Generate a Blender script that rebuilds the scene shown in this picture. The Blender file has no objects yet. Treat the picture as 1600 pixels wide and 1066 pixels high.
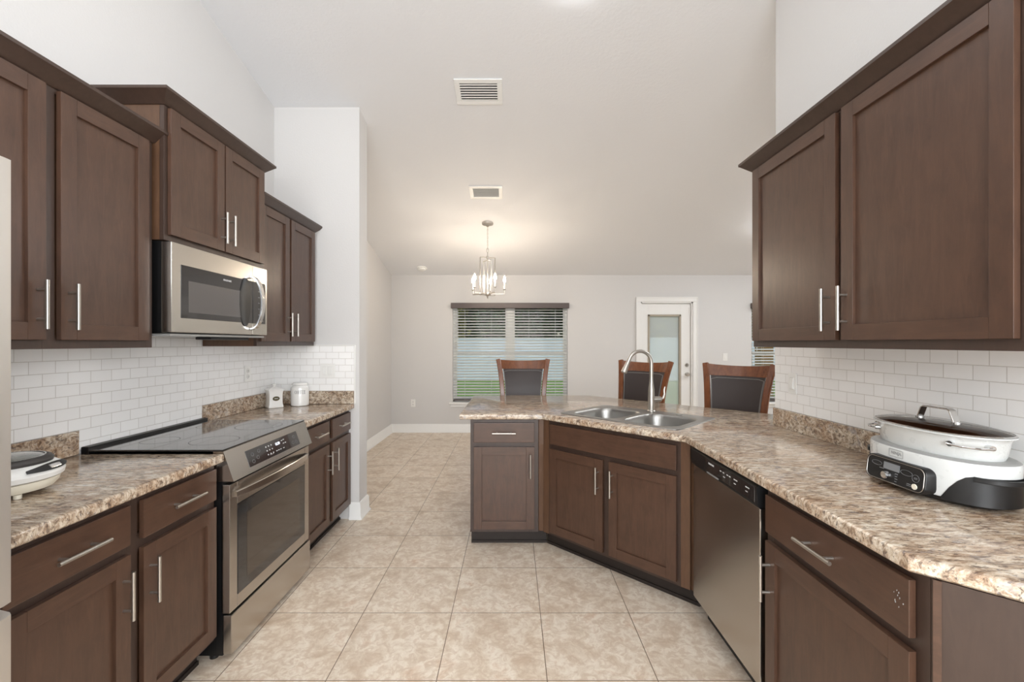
import bpy, bmesh, math, random
from mathutils import Vector, Matrix, Euler
random.seed(7)
PI = math.pi
R = math.radians
SC = bpy.context.scene
COL = SC.collection

# ------------------------------------------------------------------ camera
cd = bpy.data.cameras.new('camera')
cam = bpy.data.objects.new('camera', cd)
COL.objects.link(cam)
cam.location = (0, 0, 1.395)
cam.rotation_euler = (PI/2, 0, 0)
cd.sensor_width = 36
cd.lens = 36*690/1600
cd.shift_x = -1/1600
cd.shift_y = 3/1600
cd.clip_start = 0.02
SC.camera = cam

# ------------------------------------------------------------------ sky, sun, exposure
SC.view_settings.view_transform = 'Standard'
SC.view_settings.look = 'None'
SC.view_settings.gamma = 1
SC.view_settings.use_curve_mapping = False
SC.view_settings.exposure = 0.5
w = bpy.data.worlds.new('sky'); SC.world = w
w.use_nodes = True
nt = w.node_tree; nt.nodes.clear()
sky = nt.nodes.new('ShaderNodeTexSky'); sky.sky_type = 'NISHITA'
sky.sun_disc = False; sky.sun_elevation = R(48); sky.sun_rotation = R(200)
bgn = nt.nodes.new('ShaderNodeBackground'); bgn.inputs[1].default_value = 0.085
wo = nt.nodes.new('ShaderNodeOutputWorld')
nt.links.new(sky.outputs[0], bgn.inputs[0]); nt.links.new(bgn.outputs[0], wo.inputs[0])
sl = bpy.data.lights.new('sun', 'SUN'); sl.energy = .95; sl.angle = R(1.0); sl.color = (1, .96, .9)
so = bpy.data.objects.new('sun', sl); COL.objects.link(so)
so.rotation_euler = Vector((.35, .75, -.9)).to_track_quat('-Z', 'Y').to_euler()
al = bpy.data.lights.new('added_fill_behind_camera', 'AREA'); al.shape = 'RECTANGLE'; al.size = 2.5; al.size_y = 1.85
al.energy = 118; al.color = (.93, .965, 1)
ao = bpy.data.objects.new('added_fill_behind_camera', al); COL.objects.link(ao)
ao.location = (-.1, -2.68, 1.75); ao.rotation_euler = (PI/2, 0, 0)      # fill light added in the made-up window behind the camera
a2 = bpy.data.lights.new('added_fill_side', 'AREA'); a2.shape = 'RECTANGLE'; a2.size = 1.7; a2.size_y = 1.4
a2.energy = 78; a2.color = (.93, .965, 1)
o2 = bpy.data.objects.new('added_fill_side', a2); COL.objects.link(o2)
o2.location = (1.66, -1.25, 1.6); o2.rotation_euler = (PI/2, 0, PI/2)      # added fill for the left side, framed by an invented side window
LED = 13.5          # strength of the ceiling light lenses
FILL_LAMP = 108.0         # added unseen lenses that brighten the dining and living side
BULB = 220.0         # chandelier bulbs

# ------------------------------------------------------------------ materials
def hexc(r, g, b):
    f = lambda c: (c/255/12.92) if c/255 <= .04045 else ((c/255+.055)/1.055)**2.4
    return (f(r), f(g), f(b), 1)

class NT:
    def __init__(s, name):
        s.m = bpy.data.materials.new(name); s.m.use_nodes = True
        s.t = s.m.node_tree; s.t.nodes.clear()
        s.o = s.n('ShaderNodeOutputMaterial')
        s.b = s.n('ShaderNodeBsdfPrincipled'); s.l(s.b.outputs[0], s.o.inputs[0])
    def n(s, ty, **k):
        x = s.t.nodes.new(ty)
        for a, v in k.items(): setattr(x, a, v)
        return x
    def l(s, a, b): s.t.links.new(a, b)
    def coord(s, scale=(1, 1, 1), rot=(0, 0, 0)):
        c = s.n('ShaderNodeTexCoord'); m = s.n('ShaderNodeMapping')
        m.inputs['Scale'].default_value = scale; m.inputs['Rotation'].default_value = rot
        s.l(c.outputs['Object'], m.inputs[0]); return m.outputs[0]
    def noise(s, vec, scale, detail=4, rough=.55, dist=0):
        x = s.n('ShaderNodeTexNoise'); s.l(vec, x.inputs['Vector'])
        x.inputs['Scale'].default_value = scale; x.inputs['Detail'].default_value = detail
        x.inputs['Roughness'].default_value = rough; x.inputs['Distortion'].default_value = dist
        return x.outputs['Fac']
    def ramp(s, fac, stops, interp='LINEAR'):
        x = s.n('ShaderNodeValToRGB'); s.l(fac, x.inputs[0]); e = x.color_ramp
        e.interpolation = interp
        while len(e.elements) < len(stops): e.elements.new(.5)
        for k, (p, c) in enumerate(stops):
            e.elements[k].position = p; e.elements[k].color = c if len(c) == 4 else (*c, 1)
        return x.outputs[0]
    def mix(s, f, a, b, mode='MIX'):
        x = s.n('ShaderNodeMix', data_type='RGBA', blend_type=mode)
        for inp, v in ((x.inputs['Factor'], f), (x.inputs['A'], a), (x.inputs['B'], b)):
            if hasattr(v, 'is_output'): s.l(v, inp)
            else: inp.default_value = v
        return x.outputs['Result']
    def bump(s, h, strength=.2, dist=.002, inv=False):
        x = s.n('ShaderNodeBump'); s.l(h, x.inputs['Height'])
        x.inputs['Strength'].default_value = strength; x.inputs['Distance'].default_value = dist
        x.invert = inv
        s.l(x.outputs[0], s.b.inputs['Normal']); return x
    def set(s, **k):
        for a, v in k.items():
            i = s.b.inputs[a.replace('_', ' ')]
            if hasattr(v, 'is_output'): s.l(v, i)
            else: i.default_value = v
        return s

def plain(name, col, rough=.5, metal=0, spec=.5, coat=0, emit=None, es=0):
    t = NT(name); t.set(Base_Color=col, Roughness=rough, Metallic=metal)
    t.b.inputs['Specular IOR Level'].default_value = spec
    t.b.inputs['Coat Weight'].default_value = coat
    if emit: t.b.inputs['Emission Color'].default_value = emit; t.b.inputs['Emission Strength'].default_value = es
    # faint unevenness keeps every surface procedural
    nz = t.noise(t.coord(), 35, 2); mr = t.n('ShaderNodeMapRange')
    mr.inputs['To Min'].default_value = max(0, rough-.03); mr.inputs['To Max'].default_value = min(1, rough+.03)
    t.l(nz, mr.inputs[0]); t.l(mr.outputs[0], t.b.inputs['Roughness'])
    return t.m

def paint(name, col, bump=.25, scale=90):
    t = NT(name); t.set(Base_Color=col, Roughness=.75)
    v = t.coord(); a = t.noise(v, scale, 3, .5, .4)
    t.bump(a, bump, .003); t.b.inputs['Specular IOR Level'].default_value = .25
    return t.m

def wood(name, c0, c1, c2, vert=True, rough=.36):
    t = NT(name)
    sc = (16, 16, 2.2) if vert else (2.2, 16, 16)
    g = t.noise(t.coord(sc), 3.0, 7, .62, 1.0)
    blot = t.noise(t.coord((1.6, 1.6, 1)), 7, 6, .65, .5)
    col = t.ramp(g, [(.2, c0), (.5, c1), (.85, c2)])
    col = t.mix(t.ramp(blot, [(.35, (0, 0, 0)), (.68, (1, 1, 1))]), col, t.mix(.5, col, c2), 'MIX')
    t.set(Base_Color=col, Roughness=rough)
    fine = t.noise(t.coord((60, 60, 3) if vert else (3, 60, 60)), 4, 3)
    t.bump(fine, .06, .001); t.b.inputs['Coat Weight'].default_value = .12
    t.b.inputs['Coat Roughness'].default_value = .3
    return t.m

def brushed(name, col, rough=.3, axis=2, amt=.025):
    t = NT(name); t.set(Base_Color=col, Metallic=1.0)
    sc = [160, 160, 160]; sc[axis] = 2
    n = t.noise(t.coord(tuple(sc)), 2, 3)
    mr = t.n('ShaderNodeMapRange'); mr.inputs['To Min'].default_value = max(.05, rough-amt); mr.inputs['To Max'].default_value = rough+amt
    t.l(n, mr.inputs[0]); t.l(mr.outputs[0], t.b.inputs['Roughness'])
    return t.m

M = {}
M['wall'] = paint('painted_wall', hexc(212, 210, 208))
M['ceil'] = paint('knockdown_ceiling', hexc(236, 237, 239), .5, 45)
M['trim'] = plain('white_trim_paint', hexc(238, 237, 234), .35)
WC = (hexc(58, 39, 28), hexc(71, 49, 37), hexc(89, 63, 48))
M['wood'] = wood('stained_maple_vertical', *WC)
M['woodh'] = wood('stained_maple_horizontal', *WC, vert=False)
M['frame'] = wood('shaded_maple_frame', hexc(48, 34, 28), hexc(56, 41, 34), hexc(66, 50, 42))  # brown darkened to paint in the shade around the base doors
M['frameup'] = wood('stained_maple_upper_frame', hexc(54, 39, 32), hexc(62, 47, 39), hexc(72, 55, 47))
M['panelb'] = wood('stained_maple_side', hexc(72, 50, 35), hexc(86, 61, 44), hexc(102, 74, 54))
M['dark'] = plain('dark_brown_toe_kick', hexc(38, 29, 24), .6)  # dark brown of the toe kicks themselves
M['nickel'] = plain('satin_nickel', hexc(186, 181, 174), .36, 1)
M['chrome'] = plain('chrome', hexc(215, 215, 215), .1, 1)
M['steel'] = brushed('brushed_steel', hexc(192, 186, 179), .25, 0)
M['steelx'] = brushed('brushed_steel_wide', hexc(202, 197, 189), .25, 0)
M['sink'] = brushed('sink_steel', hexc(160, 158, 154), .36, 0)
M['fridge'] = brushed('fridge_steel', hexc(228, 224, 218), .48, 2)
M['bglass'] = plain('black_ceramic_glass', hexc(38, 36, 36), .1, 0, .6, .5)
M['blackp'] = plain('black_plastic', hexc(20, 20, 21), .42)
M['blackm'] = plain('black_enamel', hexc(12, 12, 13), .4)
M['mwglass'] = plain('microwave_window', hexc(88, 84, 82), .18, 0, .5, .3)
M['ovglass'] = plain('oven_window', hexc(64, 54, 45), .12, 0, .6, .4)
M['white'] = plain('white_plastic', hexc(236, 235, 231), .35)
M['ceramic'] = plain('white_glazed_ceramic', hexc(236, 234, 230), .15, 0, .5, .4)
M['ink'] = plain('dark_ink', hexc(70, 68, 68), .6)
M['bronze'] = plain('bronze_plaque', hexc(92, 84, 60), .4, .5)
M['print'] = plain('light_print', hexc(210, 210, 210), .5)
M['printd'] = plain('dim_print', hexc(120, 122, 124), .5)
M['lcd'] = plain('grey_display', hexc(128, 130, 132), .3)
M['leddigit'] = plain('lit_clock_digits', hexc(230, 235, 240), .5, emit=(.8, .85, 1, 1), es=1.2)
M['leather'] = plain('dark_brown_leather', hexc(54, 44, 41), .46)
M['piping'] = plain('grey_piping', hexc(120, 116, 112), .4)
M['cherry'] = wood('cherry_chair_wood', hexc(70, 36, 18), hexc(106, 60, 32), hexc(136, 80, 46), rough=.25)
M['valance'] = plain('taupe_valance', hexc(84, 72, 68), .45)
def slat_mat():
    t = NT('white_blind_slat'); t.set(Base_Color=hexc(244, 244, 242), Roughness=.4)
    tl = t.n('ShaderNodeBsdfTranslucent'); tl.inputs[0].default_value = hexc(245, 245, 242)
    mx = t.n('ShaderNodeMixShader'); mx.inputs[0].default_value = .35
    t.l(t.b.outputs[0], mx.inputs[1]); t.l(tl.outputs[0], mx.inputs[2]); t.l(mx.outputs[0], t.o.inputs[0])
    nz = t.noise(t.coord(), 20, 2); t.bump(nz, .02, .001)
    return t.m
M['slat'] = slat_mat()
M['bulb'] = plain('lit_bulb', hexc(255, 240, 220), .4, emit=(1, .84, .66, 1), es=BULB)
M['led'] = plain('lit_ceiling_lens', hexc(255, 250, 245), .4, emit=(.93, .965, 1, 1), es=LED)
M['fill_lamp'] = plain('added_lens_dining', hexc(255, 250, 245), .4, emit=(.93, .965, 1, 1), es=FILL_LAMP)
M['palevent'] = plain('pale_vent_back', hexc(196, 194, 190), .5)
M['greyrim'] = plain('grey_rim', hexc(150, 150, 148), .3)
M['cooker'] = plain('pale_grey_cooker_shell', hexc(216, 218, 216), .28, 0, .5, .2)
M['stew'] = plain('brown_nonstick_pot_interior', hexc(176, 130, 94), .35)
M['gasket'] = plain('grey_rubber', hexc(62, 58, 56), .5)
M['ivory'] = plain('ivory_plastic', hexc(240, 234, 216), .3)
M['fence'] = plain('white_vinyl', hexc(222, 230, 242), .5)
M['brickpost'] = plain('tan_post', hexc(150, 118, 70), .8)

def glass(name, tint=(1, 1, 1, 1), haze=0.0, hazecol=(1, 1, 1, 1), ior=1.45):
    t = NT(name)
    tr = t.n('ShaderNodeBsdfTransparent'); tr.inputs[0].default_value = tint
    gl = t.n('ShaderNodeBsdfGlossy'); gl.inputs['Roughness'].default_value = .02
    lw = t.n('ShaderNodeFresnel'); lw.inputs[0].default_value = ior
    mx = t.n('ShaderNodeMixShader'); t.l(lw.outputs[0], mx.inputs[0]); t.l(tr.outputs[0], mx.inputs[1]); t.l(gl.outputs[0], mx.inputs[2])
    out = mx.outputs[0]
    if haze:
        df = t.n('ShaderNodeBsdfDiffuse'); df.inputs[0].default_value = hazecol
        m2 = t.n('ShaderNodeMixShader'); m2.inputs[0].default_value = haze
        t.l(out, m2.inputs[1]); t.l(df.outputs[0], m2.inputs[2]); out = m2.outputs[0]
    t.l(out, t.o.inputs[0]); return t.m
M['glass'] = glass('window_glass', ior=1.15)
M['doorglass'] = glass('whitened_door_glass', (.98, 1, .99, 1), .42, hexc(240, 246, 244))  # diffuse white mixed in, paling the view through the pane
M['lidglass'] = glass('smoked_lid_glass', (.88, .83, .78, 1))
M['darkglass'] = plain('dark_lid_glass', hexc(120, 122, 116), .15, 0, .6, .4)

def counter_mat(lip=False):
    t = NT('granite_look_laminate_lip' if lip else 'granite_look_laminate')
    v = t.coord((.85, .85, 1.05) if lip else (.6, 1.75, 1.2), (0, 0, R(7)))
    a = t.noise(v, 30 if lip else 34, 10, .74, 1.5 if lip else .6)
    b = t.noise(v, 8, 6, .62, .7)
    c = t.noise(v, 62, 7, .72, .5)
    col = t.ramp(a, [(.30, hexc(92, 78, 68)), (.40, hexc(132, 114, 98)), (.47, hexc(172, 152, 131)),
                     (.54, hexc(202, 187, 167)), (.63, hexc(222, 212, 196)), (.74, hexc(198, 172, 144))])
    warm = t.ramp(b, [(.42, (0, 0, 0)), (.62, (.6, .6, .6))])
    col = t.mix(warm, col, t.mix(1.0, col, hexc(206, 172, 140), 'MULTIPLY'))
    d = t.ramp(c, [(.39, (.8, .8, .8)), (.45, (0, 0, 0))])
    col = t.mix(d, col, hexc(80, 68, 64))
    l_ = t.ramp(c, [(.57, (0, 0, 0)), (.65, (.7, .7, .7))])
    col = t.mix(l_, col, hexc(220, 210, 194))
    e = t.noise(t.coord((1, 1, 1) if lip else (.7, 1.4, 1)), 17, 6, .7, 1.2)
    col = t.mix(t.ramp(e, [(.58, (0, 0, 0)), (.66, (.55, .55, .55))]), col, hexc(146, 142, 146))
    t.set(Base_Color=col, Roughness=.17)
    t.b.inputs['Roughness'].default_value = .13
    return t.m
M['counter'] = counter_mat()
M['lip'] = counter_mat(True)

def brick(name, bw, rh, mortar, off, c1, c2, cm, rough, swap, bumpd=.0015, floor=False):
    t = NT(name)
    tc = t.n('ShaderNodeTexCoord'); sx = t.n('ShaderNodeSeparateXYZ'); cx = t.n('ShaderNodeCombineXYZ')
    t.l(tc.outputs['Object'], sx.inputs[0])
    t.l(sx.outputs[0], cx.inputs[0]); t.l(sx.outputs[2 if swap else 1], cx.inputs[1])
    b = t.n('ShaderNodeTexBrick'); b.offset = off; b.squash = 1
    t.l(cx.outputs[0], b.inputs['Vector'])
    b.inputs['Scale'].default_value = 1; b.inputs['Brick Width'].default_value = bw
    b.inputs['Row Height'].default_value = rh; b.inputs['Mortar Size'].default_value = mortar
    b.inputs['Mortar Smooth'].default_value = .15
    b.inputs['Color1'].default_value = c1; b.inputs['Color2'].default_value = c2; b.inputs['Mortar'].default_value = cm
    b.inputs['Bias'].default_value = 0
    col = b.outputs['Color']
    if floor:
        v = t.coord()
        n1 = t.noise(v, 6, 9, .7, .45); n2 = t.noise(v, 22, 6, .65, 1.2)
        sp = t.ramp(n1, [(.34, hexc(196, 175, 152)), (.46, hexc(220, 204, 184)), (.56, hexc(234, 222, 205)), (.68, hexc(210, 183, 158))])
        sp = t.mix(t.ramp(n2, [(.42, (.55, .55, .55)), (.56, (0, 0, 0))]), sp, hexc(196, 171, 146))
        tone = t.mix(.35, (1, 1, 1, 1), col, 'MIX')
        body = t.mix(1.0, sp, tone, 'MULTIPLY')
        col = t.mix(b.outputs['Fac'], body, cm)
    t.set(Base_Color=col, Roughness=rough)
    bp = t.bump(b.outputs['Fac'], .8, bumpd, True)
    return t.m
M['tile'] = brick('white_subway_tile', .1016, .0508, .0013, .5, hexc(246, 245, 243), hexc(250, 249, 247), hexc(218, 214, 208), .12, True)
M['floor'] = brick('beige_floor_tile',   .4572, .4572, .0019, 0, (.86, .86, .86, 1), (1, 1, 1, 1), hexc(118, 98, 80), .33, False, .0012, True)
M['floor'].node_tree.nodes
def grass_mat():
    t = NT('lawn'); n = t.noise(t.coord(), 30, 5)
    t.set(Base_Color=t.ramp(n, [(.3, hexc(76, 122, 30)), (.7, hexc(140, 190, 62))]), Roughness=.9); return t.m
M['grass'] = grass_mat()
def leaf_mat(name, a, b):
    t = NT(name); n = t.noise(t.coord(), 9, 4)
    t.set(Base_Color=t.ramp(n, [(.35, a), (.7, b)]), Roughness=.7); return t.m
M['leaf'] = leaf_mat('dark_foliage', hexc(16, 40, 20), hexc(58, 88, 36))
M['leafy'] = leaf_mat('yellow_foliage', hexc(64, 74, 26), hexc(160, 160, 70))
M['bark'] = plain('bark', hexc(96, 74, 52), .9)

# ------------------------------------------------------------------ mesh builder
class MB:
    def __init__(s): s.bm = bmesh.new(); s.bv = False
    def _mat(s, fs, m):
        for f in fs: f.material_index = m
    def box(s, x0, x1, y0, y1, z0, z1, m=0, bv=0, seg=2):
        r = bmesh.ops.create_cube(s.bm, size=1)
        vs = r['verts']
        for v in vs:
            v.co = Vector((x0+(x1-x0)*(v.co.x+.5), y0+(y1-y0)*(v.co.y+.5), z0+(z1-z0)*(v.co.z+.5)))
        es = list({e for v in vs for e in v.link_edges})
        s._mat({f for v in vs for f in v.link_faces}, m)
        if bv:
            s.bv = True
            bmesh.ops.bevel(s.bm, geom=es, offset=bv, segments=seg, affect='EDGES', profile=.5)
        return s
    def ring(s, pts): return [s.bm.verts.new(p) for p in pts]
    def loft(s, rings, m=0, close=True, caps=(False, False)):
        vr = [s.ring(r) for r in rings]
        for a, b in zip(vr, vr[1:]):
            n = len(a)
            for i in range(n if close else n-1):
                j = (i+1) % n
                try: f = s.bm.faces.new((a[i], a[j], b[j], b[i])); f.material_index = m
                except ValueError: pass
        if caps[0]: s.bm.faces.new(vr[0][::-1]).material_index = m
        if caps[1]: s.bm.faces.new(vr[-1]).material_index = m
        return vr
    def cyl(s, p0, p1, r, m=0, seg=12, r1=None, caps=True):
        p0, p1 = Vector(p0), Vector(p1); r1 = r if r1 is None else r1
        d = (p1-p0).normalized(); a = d.orthogonal().normalized(); b = d.cross(a)
        f = lambda p, q: [p+a*q*math.cos(2*PI*i/seg)+b*q*math.sin(2*PI*i/seg) for i in range(seg)]
        s.loft([f(p0, r), f(p1, r1)], m, caps=(caps, caps)); return s
    def tube(s, pts, r, m=0, seg=10, closed=False):
        pts = [Vector(p) for p in pts]; rs = r if isinstance(r, (list, tuple)) else [r]*len(pts)
        n = len(pts); rings = []; prev = None
        for i, p in enumerate(pts):
            if closed: t = (pts[(i+1) % n]-pts[i-1]).normalized()
            else: t = (pts[min(i+1, n-1)]-pts[max(i-1, 0)]).normalized()
            if prev is None: a = t.orthogonal().normalized()
            else: a = (prev-t*prev.dot(t)).normalized()
            prev = a; b = t.cross(a)
            rings.append([p+a*rs[i]*math.cos(2*PI*k/seg)+b*rs[i]*math.sin(2*PI*k/seg) for k in range(seg)])
        if closed: rings.append(rings[0])
        s.loft(rings, m, caps=(not closed, not closed)); return s
    def strip(s, pts, wdir, wid, thk, m=0):
        """flat bar swept along pts; wdir is the width direction"""
        pts = [Vector(p) for p in pts]; n = len(pts); rings = []
        ww = wid if isinstance(wid, (list, tuple)) else [wid]*n
        for i, p in enumerate(pts):
            t = (pts[min(i+1, n-1)]-pts[max(i-1, 0)]).normalized()
            wv = Vector(wdir); wv = (wv-t*wv.dot(t)).normalized(); nv = t.cross(wv)
            h, k = ww[i]/2, thk/2; e = min(h, k)*.4
            q = [(-h, -k+e), (-h+e, -k), (h-e, -k), (h, -k+e), (h, k-e), (h-e, k), (-h+e, k), (-h, k-e)]
            rings.append([p+wv*a+nv*b for a, b in q])
        s.loft(rings, m, caps=(True, True)); return s
    def lathe(s, prof, c=(0, 0, 0), m=0, seg=32, sx=1, sy=1, caps=(True, True)):
        c = Vector(c)
        s.loft([[c+Vector((r*sx*math.cos(2*PI*i/seg), r*sy*math.sin(2*PI*i/seg), z)) for i in range(seg)] for r, z in prof], m, caps=caps)
        return s
    def prism(s, poly, z0, z1, m=0):
        s.loft([[(x, y, z0) for x, y in poly], [(x, y, z1) for x, y in poly]], m, caps=(True, True)); return s
    def fill(s, loops, m=0):
        """triangulated face between vertex loops (first outer, rest holes)"""
        es = []
        for lp in loops:
            for i in range(len(lp)):
                a, b = lp[i], lp[(i+1) % len(lp)]
                e = s.bm.edges.get((a, b)) or s.bm.edges.new((a, b)); es.append(e)
        r = bmesh.ops.triangle_fill(s.bm, use_beauty=True, use_dissolve=False, edges=es)
        for g in r['geom']:
            if isinstance(g, bmesh.types.BMFace): g.material_index = m
    def build(s, name, mats, parent=None, loc=None, rot=None, ang=35, normals=True):
        if normals: bmesh.ops.recalc_face_normals(s.bm, faces=s.bm.faces)
        me = bpy.data.meshes.new(name); s.bm.to_mesh(me); s.bm.free()
        if not isinstance(mats, (list, tuple)): mats = [mats]
        for x in mats: me.materials.append(M[x] if isinstance(x, str) else x)
        me.polygons.foreach_set('use_smooth', [True]*len(me.polygons))
        me.set_sharp_from_angle(angle=R(ang))
        o = bpy.data.objects.new(name, me); COL.objects.link(o)
        if s.bv:
            wn = o.modifiers.new('wn', 'WEIGHTED_NORMAL'); wn.keep_sharp = True; wn.weight = 100
        if parent: o.parent = parent
        if loc: o.location = loc
        if rot: o.rotation_euler = rot
        return o

def thing(name, label, cat, loc=(0, 0, 0), rz=0, group=None):
    o = bpy.data.objects.new(name, None); COL.objects.link(o)
    o.location = loc; o.rotation_euler = (0, 0, rz); o.empty_display_size = .1
    o['label'] = label; o['category'] = cat
    if group: o['group'] = group
    return o
def tag(o, label, cat, group=None):
    o['label'] = label; o['category'] = cat
    if group: o['group'] = group
    return o
def structure(o, label=None):
    o['kind'] = 'structure'
    if label: o['label'] = label
    return o
def copy_tree(o, parent=None):
    c = o.copy(); COL.objects.link(c); c.parent = parent
    for ch in o.children: copy_tree(ch, c)
    return c

def text_verts(txt, size, thick=.0004):
    cu = bpy.data.curves.new('t', 'FONT'); cu.body = txt; cu.size = size; cu.extrude = thick
    cu.align_x = 'CENTER'; cu.align_y = 'CENTER'; cu.resolution_u = 3
    o = bpy.data.objects.new('t', cu); COL.objects.link(o)
    dg = bpy.context.evaluated_depsgraph_get(); me = o.evaluated_get(dg).to_mesh()
    vs = [v.co.copy() for v in me.vertices]; fs = [tuple(p.vertices) for p in me.polygons]
    o.evaluated_get(dg).to_mesh_clear(); bpy.data.objects.remove(o); bpy.data.curves.remove(cu)
    return vs, fs
def lettering(txt, size, mat, parent, mtx, name='lettering', fn=None, wide=1.0):
    """flat raised lettering; text x -> mtx x, text y -> mtx y"""
    vs, fs = text_verts(txt, size); bm = bmesh.new()
    out = []
    for v in vs:
        p = Vector((v.x*wide, v.y, v.z))
        out.append(bm.verts.new(fn(p) if fn else mtx @ p))
    for f in fs:
        try: bm.faces.new([out[i] for i in f])
        except ValueError: pass
    b = MB(); b.bm.free(); b.bm = bm
    return b.build(name, mat, parent)

# ================================================================== THE ROOM
XL, YB, XR, YF = -1.89, 6.88, 6.4, -2.6       # left wall, back wall, far right wall, wall behind the camera
ZB, SL, YR = 2.452, .24, .9                   # ceiling height at the back wall, slope, ridge
def cz(y): return ZB+SL*(YB-y) if y > YR else ZB+SL*(YB-YR)-SL*(YR-y)
ZW = 4.05
b = MB(); b.box(XL-.2, XR+.2, YF-.2, YB+.15, -.12, 0); fl = structure(b.build('floor', 'floor', loc=None))
# tile grid offset: shift the object so that joints fall where the photo shows them
fl.location = (.1428, 2.281, 0)
for v in fl.data.vertices: v.co.x -= .1428; v.co.y -= 2.281
b = MB()
pr = [(YF-.2, cz(YF-.2)), (YR, cz(YR)), (YB+.15, cz(YB+.15))]
top = [(y, z+.15) for y, z in reversed(pr)]
b.loft([[(x, y, z) for y, z in pr+top] for x in (XL-.2, XR+.2)], caps=(True, True))
structure(b.build('ceiling', 'ceil'))
def gable(bm, x0, x1, y0, y1):
    ys = [y0, y1] if not (y0 < YR < y1) else [y0, YR, y1]
    poly = [(y0, 0), (y1, 0)]+[(y, cz(y)+.01) for y in reversed(ys)]
    bm.loft([[(x, y, z) for y, z in poly] for x in (x0, x1)], caps=(True, True))
b = MB(); gable(b, XL-.15, XL, YF, YB); structure(b.build('wall_left', 'wall'))
b = MB(); gable(b, XR, XR+.15, YF, YB); structure(b.build('wall_far_right', 'wall'))
b = MB(); zf = cz(YF)+.01
for bx in ((XL, -1.4, 0, zf), (1.2, XR, 0, zf), (-1.4, 1.2, 0, .8), (-1.4, 1.2, 2.7, zf)): b.box(bx[0], bx[1], YF-.15, YF, bx[2], bx[3])
structure(b.build('wall_front', 'wall'))
root = bpy.data.objects.new('added_window_3', None); COL.objects.link(root); structure(root, 'added unseen window behind the camera, framing the fill light'); root.location = (-.1, YF, .8)  # invented opening that frames the frontal fill light
b = MB()
for bx in ((-1.3, -1.25, 0, 1.9), (1.25, 1.3, 0, 1.9), (-1.25, 1.25, 0, .05), (-1.25, 1.25, 1.85, 1.9), (-.025, .025, .05, 1.85)): b.box(bx[0], bx[1], -.06, -.01, bx[2], bx[3], bv=.003)
b.build('window_frame', 'trim', root)
b = MB(); gable(b, 1.55, 1.67, YF, -2.14); gable(b, 1.55, 1.67, -.36, 2.60)
b.box(1.55, 1.67, -2.14, -.36, 0, .87); b.loft([[(x, -2.14, 2.33), (x, -.36, 2.33), (x, -.36, cz(-.36)+.01), (x, -2.14, cz(-2.14)+.01)] for x in (1.55, 1.67)], caps=(True, True))
structure(b.build('wall_right', 'wall'))
root = bpy.data.objects.new('added_window_4', None); COL.objects.link(root); structure(root, 'added unseen side window in the right wall, framing the second fill light'); root.location = (1.55, -1.25, .87)  # invented opening that frames the side fill light
b = MB()
for bx in ((-.89, -.85, 0, 1.46), (.85, .89, 0, 1.46), (-.85, .85, 0, .04), (-.85, .85, 1.42, 1.46), (-.02, .02, .04, 1.42)): b.box(.02, .07, bx[0], bx[1], bx[2], bx[3], bv=.003)
b.build('window_frame', 'trim', root)
b = MB(); gable(b, XL, -1.215, 3.50, 3.68); structure(b.build('wall_return', 'wall'))
# back wall with two windows and a door
W1 = (-.935, .855, .475, 2.005); W2 = (3.72, 5.51, .475, 2.005); D1 = (1.985, 2.815, 0, 2.045)
b = MB(); ZT = ZB+.02
def wl(x0, x1, z0, z1): b.box(x0, x1, YB, YB+.15, z0, z1)
wl(XL-.15, W1[0], 0, ZT); wl(W1[0], W1[1], 0, W1[2]); wl(W1[0], W1[1], W1[3], ZT)
wl(W1[1], D1[0], 0, ZT); wl(D1[0], D1[1], D1[3], ZT); wl(D1[1], W2[0], 0, ZT)
wl(W2[0], W2[1], 0, W2[2]); wl(W2[0], W2[1], W2[3], ZT); wl(W2[1], XR+.15, 0, ZT)
structure(b.build('wall_back', 'wall'))

def baseboard(name, pts, side=1):
    """profiled skirting along a polyline, pushed off the wall to the left of travel"""
    b = MB(); prof = [(0, 0), (.026, 0), (.026, .008), (.016, .022), (.014, .115), (.006, .132), (0, .132)]
    P = [Vector((x, y)) for x, y in pts]; rings = []
    for i, p in enumerate(P):
        ds = []
        if i > 0: ds.append((P[i]-P[i-1]).normalized())
        if i < len(P)-1: ds.append((P[i+1]-P[i]).normalized())
        ns = [Vector((-d.y, d.x))*side for d in ds]
        n = ns[0] if len(ns) == 1 else (ns[0]+ns[1])/(1+ns[0].dot(ns[1]))
        rings.append([(p.x+n.x*u, p.y+n.y*u, z) for u, z in prof])
    b.loft(rings, caps=(True, True)); structure(b.build(name, 'trim'))
baseboard('baseboard_left', [(XL, YB), (XL, 3.68)], 1)
baseboard('baseboard_return', [(XL+.02, 3.68), (-1.215, 3.68), (-1.215, 3.50), (-1.29, 3.50)], 1)
bb = bpy.data.objects['baseboard_return']
baseboard('baseboard_back', [(XL, YB), (1.925, YB)], -1)
baseboard('baseboard_back_right', [(2.875, YB), (XR, YB)], -1)
baseboard('baseboard_right', [(1.67, YF), (1.67, 2.60)], -1)

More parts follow.
